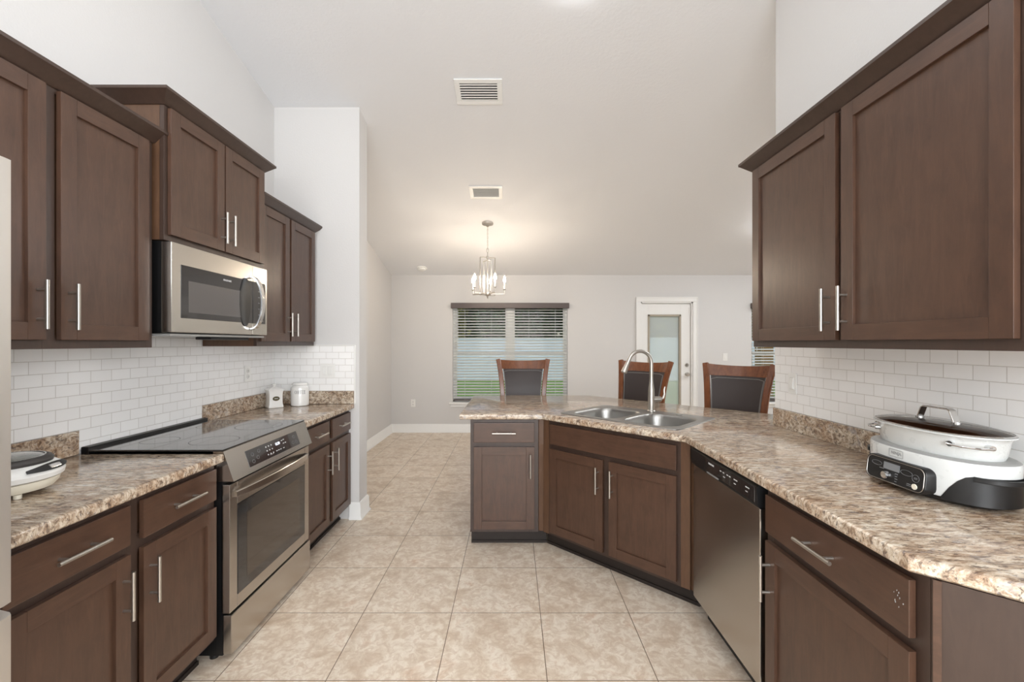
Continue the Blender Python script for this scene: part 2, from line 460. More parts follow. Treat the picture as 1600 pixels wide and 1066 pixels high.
# ---------------- windows
def window(name, Wd, name_blind, lab):
    x0, x1, z0, z1 = Wd
    root = bpy.data.objects.new(name, None); COL.objects.link(root); structure(root, lab)
    root.location = ((x0+x1)/2, YB, z0); h = z1-z0; hw = (x1-x0)/2
    f = MB()
    for (a, c, d, e) in ((-hw, -hw+.03, 0, h), (hw-.03, hw, 0, h), (-hw, hw, 0, .03), (-hw, hw, h-.03, h), (-.045, .045, 0, h)):
        f.box(a, c, .06, .13, d, e, bv=.003)
    f.build('window_frame', 'trim', root)
    for s in (-1, 1):
        xa, xb = (-hw+.03, -.045) if s < 0 else (.045, hw-.03)
        for (u, v, yy) in ((.03, h/2+.02, .075), (h/2-.02, h-.03, .095)):
            q = MB()
            for bx in ((xa, xa+.03, u, v), (xb-.03, xb, u, v), (xa+.03, xb-.03, u, u+.035), (xa+.03, xb-.03, v-.035, v)):
                q.box(bx[0], bx[1], yy, yy+.018, bx[2], bx[3], bv=.002)
            so_ = q.build('sash', 'trim', root)
            g = MB(); g.box(xa+.03, xb-.03, yy+.007, yy+.011, u+.035, v-.035); g.build('pane', 'glass', so_)
    s = MB(); s.box(-hw-.05, hw+.05, -.045, -.001, -.03, -.004, bv=.006); s.box(-hw-.03, hw+.03, -.018, -.001, -.075, -.03, bv=.003)
    s.build('window_sill', 'trim', root)
    return root
window('window_1', W1, '', 'double window behind white blinds left of the glass door')
window('window_2', W2, '', 'double window behind white blinds at the right, beyond the end of the tiled wall')
def blind(Wd, lab):
    x0, x1, z0, z1 = Wd; hw = (x1-x0)/2-.012
    t = thing('window_blind', lab, 'blind', ((x0+x1)/2, YB, z0), 0, 'horizontal blinds on the back wall')
    h = z1-z0
    v = MB(); v.box(-hw-.03, hw+.03, -.075, -.004, h-.075, h+.008, bv=.004)
    v.box(-hw-.03, hw+.03, -.079, -.074, h-.06, h-.008, bv=.002); v.build('valance', 'valance', t)
    sm = MB(); n = 32; top = h-.095; bot = .075
    for i in range(n):
        z = bot+(top-bot)*i/(n-1); c = .007
        sm.box(-hw, hw, .004, .052, -.0014, .0014)
        fs = sm.bm.verts[:] if False else None
        sm.bm.verts.ensure_lookup_table()
        for vv in sm.bm.verts[-8:]:
            vv.co.z += z+(vv.co.y-.028)*.36
    sm.build('slats', 'slat', t)
    br = MB(); br.box(-hw, hw, .008, .05, .02, .04, bv=.004); br.build('bottom_rail', 'valance', t)
    for k in (-.8, -.33, .33, .8):
        c = MB(); c.cyl((hw*k, .003, .03), (hw*k, .003, h-.08), .0012, seg=6); c.cyl((hw*k, .0535, .03), (hw*k, .0535, h-.08), .0012, seg=6)
        c.build('ladder_cord', 'slat', t)
    wd = MB(); wd.cyl((-hw+.07, -.006, h-.75), (-hw+.07, -.006, h-.09), .004, seg=6); wd.build('tilt_wand', 'slat', t)
    return t
blind(W1, 'wide white slatted blind under a taupe valance, behind the leftmost bar stool')
blind(W2, 'white slatted blind under a taupe valance, behind the rightmost bar stool')

# ---------------- glazed door
x0, x1, _, z1 = D1
root = bpy.data.objects.new('door_1', None); COL.objects.link(root); structure(root, 'white back door with a full glass light')
root.location = ((x0+x1)/2, YB, 0); hw = (x1-x0)/2
c = MB()
for (a, d, e, g) in ((-hw-.062, -hw+.01, 0, z1+.062), (hw-.01, hw+.062, 0, z1+.062)):
    c.box(a, d, -.018, -.001, e, z1-.0105, bv=.003)
c.box(-hw-.062, hw+.062, -.018, -.001, z1-.01, z1+.062, bv=.004)
for s in (-1, 1):
    c.box(min(s*(hw+.05), s*(hw+.064)), max(s*(hw+.05), s*(hw+.064)), -.026, -.0165, 0, z1+.049, bv=.003)
    c.box(min(s*(hw-.002), s*(hw-.03)), max(s*(hw-.002), s*(hw-.03)), 0, .14, 0, z1-.0305, bv=.002)
c.box(-hw-.064, hw+.064, -.026, -.017, z1+.05, z1+.064, bv=.003)
c.box(-hw+.03, hw-.03, 0, .14, z1-.03, z1, bv=.002)
c.build('door_casing', 'trim', root)
s = MB(); w_ = hw-.034; y0, y1 = .035, .079
ga, gb, gz0, gz1 = -.285, .235, .22, 1.84
s.box(-w_, ga, y0, y1, .012, z1-.034, bv=.002); s.box(gb, w_, y0, y1, .012, z1-.034, bv=.002)
s.box(ga, gb, y0, y1, .012, gz0, bv=.002); s.box(ga, gb, y0, y1, gz1, z1-.034, bv=.002)
sl_ = s.build('door_slab', 'trim', root)
s = MB()
for bx in ((ga, ga+.03, gz0, gz1), (gb-.03, gb, gz0, gz1), (ga, gb, gz0, gz0+.03), (ga, gb, gz1-.03, gz1)):
    s.box(bx[0], bx[1], y0-.012, y1+.006, bx[2], bx[3], bv=.003)
s.build('glazing_bead', plain('greige_bead', hexc(168, 158, 142), .5), sl_)
g = MB(); g.box(ga+.03, gb-.03, y0+.02, y0+.026, gz0+.03, gz1-.03); g.build('pane', 'doorglass', sl_)
k = MB(); k.lathe([(.001, 0), (.03, 0), (.03, .006), (.012, .010), (.012, .03), (.026, .04), (.03, .055), (.024, .068), (.001, .072)], seg=24)
k.build('door_knob', 'nickel', root, (.325, y0, .905), (PI/2, 0, 0))
k = MB(); k.lathe([(.001, 0), (.03, 0), (.03, .012), (.026, .018), (.001, .018)], seg=24); k.box(-.004, .004, -.018, .018, .018, .034, bv=.002)
k.build('deadbolt', 'nickel', root, (.325, y0, 1.05), (PI/2, 0, 0))
h = MB(); h.box(-.01, .01, -.006, .006, -.05, .05, bv=.002); h.build('flip_latch', 'white', root, (w_-.01, y0-.006, 1.90))
s = MB(); s.box(-hw+.03, hw-.03, 0, .14, 0, .012); s.build('threshold', 'nickel', root)

# ---------------- vents and detector on the sloped ceiling
TILT = -math.atan(SL)
def on_ceiling(name, lab, cat, x, y, grp=None):
    t = thing(name, lab, cat, (x, y, cz(y)), 0, grp); t.rotation_euler = (TILT, 0, 0); return t
def register(x, y, w_, d, lab, dark):
    t = on_ceiling('ceiling_vent', lab, 'vent', x, y, 'ceiling air vents')
    f = MB(); r = .038
    for bx in ((-w_/2, w_/2, -d/2, -d/2+r), (-w_/2, w_/2, d/2-r, d/2), (-w_/2, -w_/2+r, -d/2+r, d/2-r), (w_/2-r, w_/2, -d/2+r, d/2-r)):
        f.box(bx[0], bx[1], bx[2], bx[3], -.011, -.001, bv=.003)
    f.build('frame', 'white', t)
    s = MB(); n = 7
    for i in range(n):
        y_ = -d/2+r+(d-2*r)*(i+.5)/n; hh = (d-2*r)/n*.42
        a = -1 if dark else 1
        s.loft([[(x_, y_-hh*.55, -.010), (x_, y_+hh*.55, -.004 if a > 0 else -.010), (x_, y_+hh*.55, -.006 if a > 0 else -.0115), (x_, y_-hh*.55, -.012)] for x_ in (-w_/2+r, w_/2-r)], caps=(True, True))
    s.build('louvre', 'white', t)
    q = MB(); q.box(-w_/2+r, w_/2-r, -d/2+r, d/2-r, -.0028, -.001); q.build('duct_opening', 'blackm' if dark else 'palevent', t)
register(-.255, 3.345, .355, .245, 'white ceiling vent with dark gaps between louvres, nearer the camera', True)
register(-.280, 4.655, .345, .235, 'white ceiling vent with pale closed louvres, above the chandelier', False)
t = on_ceiling('smoke_detector', 'round white smoke detector on the ceiling near the back left corner', 'smoke detector', -1.357, 6.60)
b = MB(); b.lathe([(.075, -.001), (.078, -.012), (.070, -.020)], caps=(True, True)); b.build('mounting_base', 'white', t)
b = MB(); b.lathe([(.058, -.020), (.055, -.036), (.035, -.046), (.001, -.048)], caps=(True, True)); b.build('sensor_cover', 'white', t)

def led_disc(x, y, lab, key='led', r=.085):
    t = on_ceiling('ceiling_light', lab, 'ceiling light', x, y, 'round ceiling lights')
    b = MB(); b.lathe([(r+.02, -.001), (r+.018, -.012), (r, -.016), (r, -.002)], caps=(True, False)); b.build('trim_ring', 'white', t)
    b = MB(); b.lathe([(r-.001, -.014), (r*.96, -.040), (r*.7, -.056), (.001, -.062)], caps=(False, True)); b.build('lens', key, t)
for x, y, l in ((.37, 2.50, 'round lit ceiling light over the sink corner'), (-.75, 2.38, 'added unseen ceiling light in front of the range'),
                (.36, 1.1, 'added unseen ceiling light over the near walkway'), (-.75, 1.1, 'added unseen ceiling light beside the refrigerator'),
                (-.2, -.7, 'added unseen ceiling light behind the camera')):
    led_disc(x, y, l, 'led', .12)  # all but the sink corner light are added, unseen fill
for x, y, l in ((3.2, 3.4, 'added unseen ceiling light in the living room, nearest the tiled wall'), (5.0, 3.4, 'added unseen ceiling light at the far right of the living room'),
                (3.2, .8, 'added unseen ceiling light at the near end of the living room'), (3.3, 5.3, 'added unseen ceiling light in the living room near the rightmost window'),
                (5.2, 5.5, 'added unseen ceiling light in the far right corner of the living room')):
    led_disc(x, y, l, 'fill_lamp', .12)  # all added out of view to brighten the dining and living side

# ================================================================== CABINETS
def handle(parent, x, z, y, vertical=True, L=.16):
    b = MB(); r = .006; st = .032
    if vertical:
        b.cyl((0, -st, -L/2), (0, -st, L/2), r, seg=12)
        for s in (-1, 1): b.cyl((0, -st, s*.048), (0, 0, s*.048), .005, seg=10)
    else:
        b.cyl((-L/2, -st, 0), (L/2, -st, 0), r, seg=12)
        for s in (-1, 1): b.cyl((s*.048, -st, 0), (s*.048, 0, 0), .005, seg=10)
    return b.build('handle', 'nickel', parent, (x, y, z))
def door(parent, x0, x1, z0, z1, hx=None, hz=None, y=0):
    """shaker door in front of plane y; local origin at its lower left"""
    w_, h_ = x1-x0, z1-z0; f = .056; th = .019
    b = MB()
    b.box(0, f, -th, -.001, 0, h_, 0, .0018); b.box(w_-f, w_, -th, -.001, 0, h_, 0, .0018)
    b.box(f, w_-f, -th, -.001, 0, f, 1, .0012); b.box(f, w_-f, -th, -.001, h_-f, h_, 1, .0012)
    b.box(f-.001, w_-f+.001, -th+.011, -.002, f-.001, h_-f+.001, 0)
    d = b.build('door', ['wood', 'woodh'], parent, (x0, y, z0))
    if hx is not None: handle(d, (f/2 if hx < 0 else w_-f/2), hz-z0, -th)
    return d
def drawer(parent, x0, x1, z0, z1, pull=True, y=0):
    b = MB(); b.box(0, x1-x0, -.019, -.001, 0, z1-z0, 0, .003)
    d = b.build('drawer' if pull else 'false_drawer_front', 'woodh', parent, (x0, y, z0))
    if pull: handle(d, (x1-x0)/2, (z1-z0)/2, -.019, False)
    return d
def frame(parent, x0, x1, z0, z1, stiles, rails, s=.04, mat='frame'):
    b = MB(); m = 0
    b.box(x0, x0+s, 0, .019, z0, z1, bv=.001); b.box(x1-s, x1, 0, .019, z0, z1, bv=.001)
    for a, c in stiles: b.box(a, c, 0, .019, z0+.001, z1-.001)
    for a, c in rails: b.box(x0+s, x1-s, .0005, .0185, a, c)
    return b.build('face_frame', mat, parent)
def base_cabinet(name, lab, loc, rz, w_, depth, doors, drawers, grp, left=True, false=False, kick=True, ext=0):
    t = thing(name, lab, 'cabinet', loc, rz, grp)
    b = MB(); b.box(0, w_, .0195, depth, .105, .875); b.build('body', 'panelb', t)
    if kick:
        b = MB(); b.box(0, w_+ext*.9, .075, .12 if ext else depth, 0, .104); b.box(0, w_+ext, .066, .0745, 0, .018); b.build('toe_kick', 'dark', t)
    mids = [((doors[i][1]+doors[i+1][0])/2-.02, (doors[i][1]+doors[i+1][0])/2+.02) for i in range(len(doors)-1)]
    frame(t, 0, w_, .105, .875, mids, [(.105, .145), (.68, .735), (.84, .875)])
    for a, c in drawers: drawer(t, a, c, .718, .852, not false)
    for a, c, h in doors: door(t, a, c, .128, .688, h, .688-.125)
    return t
FX = -1.295
# left run, near section between refrigerator and range
base_cabinet('base_cabinet', 'dark brown two-door base cabinet with two drawers, between refrigerator and range',
             (FX, 1.085, 0), PI/2, .83, -FX*0+.585, [(.02, .392, 1), (.443, .82, -1)], [(.02, .392), (.443, .82)], 'base cabinets of the left run')
base_cabinet('base_cabinet', 'dark brown two-door base cabinet with two drawers, right of the range against the short wall',
             (FX, 2.690, 0), PI/2, .80, .585, [(.035, .392, 1), (.443, .79, -1)], [(.035, .392), (.443, .79)], 'base cabinets of the left run')
# peninsula
base_cabinet('base_cabinet', 'narrow single-door base cabinet with one drawer at the free end of the peninsula',
             (-.288, 3.015, 0), 0, .463, .60, [(.023, .436, 1)], [(.023, .436)], 'base cabinets of the peninsula', ext=.066)
# right run, near the camera
t = base_cabinet('base_cabinet', 'single-door base cabinet with one chipped drawer, right of the dishwasher',
             (.925, 1.600, 0), -PI/2, .622, .60, [(.014, .590, -1)], [(.014, .590)], 'base cabinets of the peninsula')
chip = MB()
for k in range(9):
    x_, z_ = .560+random.uniform(-.010, .016), .812-k*.0045+random.uniform(-.002, .002)
    chip.box(x_, x_+random.uniform(.0007, .0018), -.0203, -.0185, z_, z_+random.uniform(.002, .006))
chip.build('paint_chip', 'greyrim', t)
# angled sink base: a five-sided body under the corner
t = thing('sink_cabinet', 'angled two-door sink cabinet under the corner sink with a blank drawer front', 'cabinet', (.211, 3.015, 0), -PI/4, 'base cabinets of the peninsula')
def L(x, y):     # world -> sink cabinet local
    dx, dy = x-.211, y-3.015; c_, s_ = math.cos(PI/4), math.sin(PI/4)
    return (dx*c_-dy*s_, dx*s_+dy*c_)
b = MB(); LEN = .714*math.sqrt(2)
poly = [(.004, .0195), (LEN-.004, .0195), L(1.545, 2.301), L(1.545, 2.60), L(1.19, 3.615), L(.178, 3.615), L(.178, 3.02)]
poly = [(.01, .0195), (LEN-.01, .0195), L(.945, 2.262), L(1.545, 2.262), L(1.545, 2.64), L(.69+.02, 3.615), L(.178, 3.615), L(.178, 3.035)]
zp = .70
b.loft([[(x, y, .105) for x, y in poly], [(x, y, zp) for x, y in poly]], caps=(True, True))
# upper part of the body is open below the sink: rim walls only
for i in range(len(poly)):
    p, q = Vector((*poly[i], 0)), Vector((*poly[(i+1) % len(poly)], 0)); d = (q-p).normalized(); n = Vector((-d.y, d.x, 0))*.016
    b.loft([[p+Vector((0, 0, z)), q+Vector((0, 0, z)), q+n+Vector((0, 0, z)), p+n+Vector((0, 0, z))] for z in (zp, .875)], caps=(True, True))
b.build('body', 'panelb', t)
b = MB(); b.box(-.027, LEN+.028, .0755, .105, 0, .104); b.box(-.024, LEN+.022, .066, .0745, 0, .018); b.build('toe_kick', 'dark', t)
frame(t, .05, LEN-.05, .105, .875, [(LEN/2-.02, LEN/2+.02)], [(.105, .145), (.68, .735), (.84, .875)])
for x_ in (.0, LEN-.05):
    f = MB(); f.box(x_, x_+.05, .0, .019, .105, .875, bv=.001); f.build('filler_strip', 'panelb', t)
drawer(t, .068, LEN-.068, .718, .852, False)
door(t, .068, .483, .128, .688, 1, .563); door(t, LEN-.483, LEN-.068, .128, .688, -1, .563)

# angled end cabinet of the right run
t = thing('end_cabinet', 'plain dark brown angled end of the right base run under the clipped counter corner', 'cabinet', (.925, .977, 0))
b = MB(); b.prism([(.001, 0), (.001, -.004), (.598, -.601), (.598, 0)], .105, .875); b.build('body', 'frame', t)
b = MB(); b.prism([(.075, 0), (.598, -.523), (.598, 0)], 0, .104); b.build('toe_kick', 'dark', t)
b = MB(); d = Vector((.707, -.707, 0)); n = Vector((-.707, -.707, 0))
p0 = Vector((.002, -.003, 0)); rr = []
for z in (.105, .875): rr.append([p0+Vector((0, 0, z)), p0+d*.014+Vector((0, 0, z)), p0+d*.014+n*.006+Vector((0, 0, z)), p0+n*.006+Vector((0, 0, z))])
b.loft(rr, caps=(True, True)); b.build('corner_strip', 'woodh', t)

# ---------------- wall cabinets
def crown(parent, w_, depth, z, ret=(True, True), y=0):
    """flared crown along the front with returns; profile: flares out .05, .052 tall"""
    b = MB(); prof = [(.0, 0), (.006, 0), (.010, .004), (.046, .040), (.052, .044), (.052, .056), (0, .056)]
    path = []
    if ret[0]: path.append((0, depth, -1, 0))
    path += [(0, 0, -1 if ret[0] else 0, -1), (w_, 0, 1 if ret[1] else 0, -1)]
    if ret[1]: path.append((w_, depth, 1, 0))
    b.loft([[(px+nx*u, py+ny*u, zz) for u, zz in prof] for px, py, nx, ny in path], caps=(True, True))
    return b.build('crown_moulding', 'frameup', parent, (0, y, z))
def wall_cabinet(lab, loc, rz, w_, depth, h_, doors, grp, ret, dz=.03):
    t = thing('wall_cabinet', lab, 'cabinet', loc, rz, grp)
    b = MB(); b.box(0, w_, .0195, depth, 0, h_); b.build('body', 'panelb', t)
    mids = [((doors[i][1]+doors[i+1][0])/2-.02, (doors[i][1]+doors[i+1][0])/2+.02) for i in range(len(doors)-1)]
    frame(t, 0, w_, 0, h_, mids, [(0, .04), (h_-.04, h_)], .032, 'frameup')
    for a, c, h in doors: door(t, a, c, dz, h_-.03, h, dz+.115)
    crown(t, w_, depth, h_-.024, ret)
    return t
wall_cabinet('two-door dark brown wall cabinet above the counter by the refrigerator', (-1.56, 1.075, 1.375), PI/2, .835, .328, .91,
             [(.02, .385, 1), (.432, .80, -1)], 'wall cabinets of the left run', (False, True))
wall_cabinet('shorter, higher-set two-door wall cabinet above the microwave', (-1.515, 1.918, 1.845), PI/2, .765, .373, .61,
             [(.018, .378, 1), (.387, .747, -1)], 'wall cabinets of the left run', (True, True), .025)
wall_cabinet('narrow two-door dark brown wall cabinet in the corner right of the microwave', (-1.56, 2.690, 1.375), PI/2, .775, .328, .91,
             [(.02, .366, 1), (.389, .755, -1)], 'wall cabinets of the left run', (False, True))
wall_cabinet('large two-door dark brown wall cabinet on the right wall', (1.22, 2.235, 1.375), -PI/2, 1.205, .328, .91,
             [(.020, .588, 1), (.618, 1.176, -1)], 'wall cabinet of the right run', (True, True))

# ================================================================== COUNTERTOPS
def offset(poly, d):
    """inset a counter-clockwise polygon by d with mitred corners"""
    out = []; n = len(poly)
    for i in range(n):
        p0, p1, p2 = (Vector(poly[k % n]) for k in (i-1, i, i+1))
        a = (p1-p0).normalized(); c = (p2-p1).normalized()
        na, nc = Vector((-a.y, a.x)), Vector((-c.y, c.x))
        m = (na+nc)/(1+na.dot(nc)); out.append((p1.x+m.x*d, p1.y+m.y*d))
    return out
def slab(b, poly, z0, z1, r, hole=None, m=0, seg=4):
    rings = []
    for k in range(seg+1):
        a = PI/2*k/seg
        rings.append((r*(1-math.sin(a)), z0+r*.5*(1-math.cos(a))))
    rings = [(r*.5, z0), (0, z0+r*.5)]
    for k in range(seg+1):
        a = PI/2*k/seg; rings.append((r*(1-math.cos(a)), z1-r*(1-math.sin(a))))
    vr = b.loft([[(x, y, z) for x, y in offset(poly, o)] for o, z in rings], m)
    if hole:
        ht = b.ring([(x, y, z1) for x, y in hole]); hb = b.ring([(x, y, z0) for x, y in hole])
        for i in range(len(hole)):
            j = (i+1) % len(hole); b.bm.faces.new((ht[i], ht[j], hb[j], hb[i])).material_index = m
        b.fill([vr[-1], ht], m); b.fill([vr[0], hb], m)
    else:
        b.fill([vr[-1]], m); b.fill([vr[0]], m)
CT0, CT1 = .8765, .914
def rrect(cx, cy, hx, hy, r, n=6):
    out = []
    for sx, sy, a0 in ((1, 1, 0), (-1, 1, PI/2), (-1, -1, PI), (1, -1, 1.5*PI)):
        for k in range(n+1):
            a = a0+PI/2*k/n; out.append((cx+sx*(hx-r)+r*math.cos(a), cy+sy*(hy-r)+r*math.sin(a)))
    return out
# left near
t = thing('countertop', 'brown speckled stone-look countertop between refrigerator and range', 'countertop', (0, 0, 0))
b = MB(); slab(b, [(XL+.002, 1.02), (-1.255, 1.02), (-1.255, 1.918), (XL+.002, 1.918)], CT0, CT1, .010); b.build('top', 'counter', t)
b = MB(); b.box(XL+.002, XL+.021, 1.02, 1.905, CT1+.0005, 1.015, bv=.002); b.build('backsplash_lip', 'lip', t)
# left far
t = thing('countertop', 'brown speckled stone-look countertop in the far left corner, under the canisters', 'countertop', (0, 0, 0))
b = MB(); slab(b, [(XL+.002, 2.680), (-1.255, 2.680), (-1.255, 3.498), (XL+.002, 3.498)], CT0, CT1, .010); b.build('top', 'counter', t)
b = MB(); b.box(XL+.002, XL+.021, 2.68, 3.478, CT1+.0005, 1.015, bv=.002); b.box(XL+.002, -1.255, 3.479, 3.498, CT1+.0005, 1.015, bv=.002)
b.build('backsplash_lip', 'lip', t)
# peninsula and right run: one continuous top
SC_C = Vector((.806, 2.908))
def S2W(x, y):
    c_, s_ = math.cos(-PI/4), math.sin(-PI/4); return (SC_C.x+x*c_-y*s_, SC_C.y+x*s_+y*c_)
t = thing('countertop', 'long brown speckled countertop running from the right wall around the sink to the peninsula end', 'countertop', (0, 0, 0))
YP = 2.985; XRF = .895; DS = 3.226-.042
poly = [(-.36, YP), (DS-YP, YP), (XRF, DS-XRF), (XRF, 1.000), (1.395, .50), (1.548, .50), (1.548, 2.602), (1.82, 2.602), (1.82, 2.93), (.70, 4.05), (-.36, 4.05)]
poly = [(-.36, YP), (DS-YP, YP), (XRF, DS-XRF), (XRF, 1.000), (1.395, .50), (1.548, .50), (1.548, 2.602), (1.82, 2.602), (1.82, 2.93), (.70, 4.05), (-.34, 4.05), (-.36, 4.03)]
hole = [S2W(x, y) for x, y in rrect(0, -.02, .385, .225, .05, 4)]
b = MB(); slab(b, poly, CT0, CT1, .010, hole); b.build('top', 'counter', t)
b = MB(); b.box(1.529, 1.548, .50, 2.595, CT1+.0005, 1.015, bv=.002); b.build('backsplash_lip', 'lip', t)
# panel closing the back of the peninsula
t = thing('peninsula_back', 'painted back panel of the peninsula behind the bar stools', 'panel', (0, 0, 0))
b = MB(); b.loft([[(-.288, 3.62, z), (.712, 3.62, z), (1.66, 2.672, z), (1.66, 2.76, z), (.74, 3.68, z), (-.288, 3.68, z)] for z in (0, .876)], caps=(True, True))
b.build('panel', 'wall', t)

# ---------------- tiled backsplashes (setting)
def tiled(name, loc, rz, w_, z0, z1, th=.007):
    b = MB(); b.box(0, w_, -th, -.0005, z0, z1)
    return structure(b.build(name, 'tile', None, loc, (0, 0, rz)))
tiled('trim_1', (XL, .6, 0), PI/2, 3.498-.6, 1.0155, 1.374)
o = tiled('trim_2', (XL, 1.919, 0), PI/2, .76, .93, 1.0154, .006)
tiled('trim_6', (XL, 1.925, 0), PI/2, .75, 1.3745, 1.84, .006)
tiled('trim_3', (XL+.007, 3.50, 0), 0, .635, 1.0155, 1.374)
tiled('trim_4', (1.55, 2.598, 0), -PI/2, 2.4, 1.0155, 1.374)
b = MB(); b.box(-1.2545, -1.243, 3.490, 3.4995, .914, 1.380, bv=.003); b.box(XL+.007, -1.2545, 3.4905, 3.4995, 1.3745, 1.380); structure(b.build('trim_5', 'ceramic'))

# ================================================================== APPLIANCES
# ---- refrigerator
t = thing('refrigerator', 'tall brushed steel refrigerator at the left edge of the photo', 'refrigerator', (-1.885, .015, 0))
b = MB(); b.box(0, .76, 0, .905, .03, 1.755, bv=.004); b.build('body', 'greyrim', t)
def fdoor(y0, y1, z0, z1, slope, nm='door'):
    b = MB(); r = .02
    prof = [(.765, y0), (.835, y0), (.842, y0+.004), (.845, y0+r), (.8455, (y0+y1)/2), (.845, y1-r), (.842, y1-.004), (.835, y1), (.765, y1)]
    zb = lambda x: z0+(slope[0]*(x-.765)); zt = lambda x: z1-(slope[1]*(x-.765))
    b.loft([[(x, y, zb(x)) for x, y in prof], [(x, y, zt(x)) for x, y in prof]], caps=(True, True))
    return b.build(nm, 'fridge', t)
d1 = fdoor(.003, .452, .868, 1.775, (0, 0)); d2 = fdoor(.456, .907, .868, 1.775, (-.15, .0)); d3 = fdoor(.003, .907, .06, .850, (0, .25), 'freezer_drawer')
for d, y in ((d1, .41), (d2, .50)):
    h = MB(); h.tube([(.85, y, .95), (.90, y, .97), (.905, y, 1.3), (.90, y, 1.63), (.85, y, 1.65)], .012); h.build('handle', 'nickel', d)
h = MB(); h.tube([(.85, .12, .74), (.90, .14, .74), (.905, .45, .74), (.90, .77, .74), (.85, .79, .74)], .012); h.build('handle', 'nickel', d3)

# ---- range (local: x along width, y into the wall, z up)
t = thing('range', 'brushed steel slide-in electric range with black glass cooktop', 'range', (-1.245, 1.922, 0), PI/2)
W = .754
b = MB(); b.box(.004, W-.004, .02, .62, .03, .900); b.build('body', 'blackm', t)
for x_ in (.04, W-.04):
    for y_ in (.08, .55):
        b = MB(); b.cyl((x_, y_, 0), (x_, y_, .03), .018, seg=12); b.build('foot', 'blackp', t)
b = MB(); b.box(.004, W-.004, -.02, .019, .035, .205, bv=.004); b.build('storage_drawer', 'steel', t)
d = MB(); d.box(.004, .058, -.012, .028, .212, .775, bv=.004); d.box(W-.058, W-.004, -.012, .028, .212, .775, bv=.004)
d.box(.058, W-.058, -.012, .028, .212, .268, bv=.002); d.box(.058, W-.058, -.012, .028, .675, .775, bv=.002)
dr = d.build('oven_door', 'steel', t)
g = MB(); g.box(.059, W-.059, -.0135, .02, .269, .674, bv=.002); g.build('glass_surround', 'bglass', dr)
g = MB(); g.box(.125, W-.125, -.0142, -.0130, .315, .615); g.build('oven_window', 'ovglass', dr)
h = MB(); pts = []
for k in range(17):
    u = k/16; x_ = .035+(W-.07)*u; bow = math.sin(PI*u)**.7 if 0 < u < 1 else 0
    pts.append((x_, -.018-.045*bow, .725+.008*bow))
h.strip(pts, (0, 0, 1), [.026+.012*math.sin(PI*k/16) for k in range(17)], .014); h.build('handle', 'steel', dr)
# slanted control panel
b = MB(); x0, x1 = .002, W-.002
sec = [(-.030, .790), (.016, .921), (.060, .921), (.060, .790)]
b.loft([[(x, y, z) for y, z in sec] for x in (x0, x1)], caps=(True, True))
cp = b.build('control_panel', 'steel', t)
A = Vector((0, -.030, .790)); B = Vector((0, .016, .921)); up = (B-A).normalized(); nr = Vector((0, -up.z, up.y))
def on_panel(x, v, off=.001): return Vector((x, 0, 0))+A+up*v+nr*off
g = MB(); g.loft([[on_panel(x, v, o_) for x, v in ((.135, .026), (W-.135, .026), (W-.135, .104), (.135, .104))] for o_ in (-.001, .0012)], caps=(True, True))
g.build('touch_display', 'bglass', cp)
def pm(x, v, off=.0016):   # matrix for text on the slanted panel
    o = on_panel(x, v, off); return Matrix(((1, up.x, nr.x, o.x), (0, up.y, nr.y, o.y), (0, up.z, nr.z, o.z), (0, 0, 0, 1)))
lettering('12:30', .020, 'leddigit', cp, pm(.405, .078), 'clock')
q = MB()
def dot(x, v, a, c): q.loft([[on_panel(x+i*a/2, v+j*c/2, o_) for i, j in ((-1, -1), (1, -1), (1, 1), (-1, 1))] for o_ in (.0012, .0016)], caps=(True, True))
for i in range(3):
    for j in range(3): dot(.30+i*.024, .045+j*.020, .008, .006)
    dot(.318+i*.012, .040, .004, .003)
for x_, v in ((.45, .085), (.47, .087), (.46, .068), (.48, .068), (.40, .045), (.42, .045), (.45, .045), (.38, .045)): dot(x_, v, .012, .004)
q.build('touch_mark', 'print', cp)
q = MB()
for cx_, cv, n in ((.18, .078, 1), (.215, .055, 1), (.175, .045, 1), (.575, .078, 1), (.585, .048, 1), (.235, .082, 0), (.55, .05, 0)):
    pts = [on_panel(cx_+.010*math.cos(a_*PI/8), cv+.008*math.sin(a_*PI/8), .0016) for a_ in range(16)]
    q.tube(pts, .0007, seg=5, closed=True)
q.build('burner_mark', 'printd', cp)
# cooktop
b = MB(); b.box(0, W, .017, .60, .9215, .929, bv=.002); ct = b.build('cooktop', 'bglass', t)
b = MB(); b.box(0, W, .60, .635, .90, .942, bv=.004); b.build('rear_vent_trim', 'blackp', t)
MR = plain('burner_ring_grey', hexc(70, 68, 66), .3)
for cx_, cy_, r_ in ((.19, .18, .10), (.56, .18, .115), (.19, .44, .075), (.56, .44, .075)):
    q = MB(); q.lathe([(r_, .9291), (r_+.002, .9293), (r_+.003, .9291)], (cx_, cy_, 0), seg=48, caps=(False, False)); q.build('burner_ring', MR, ct)

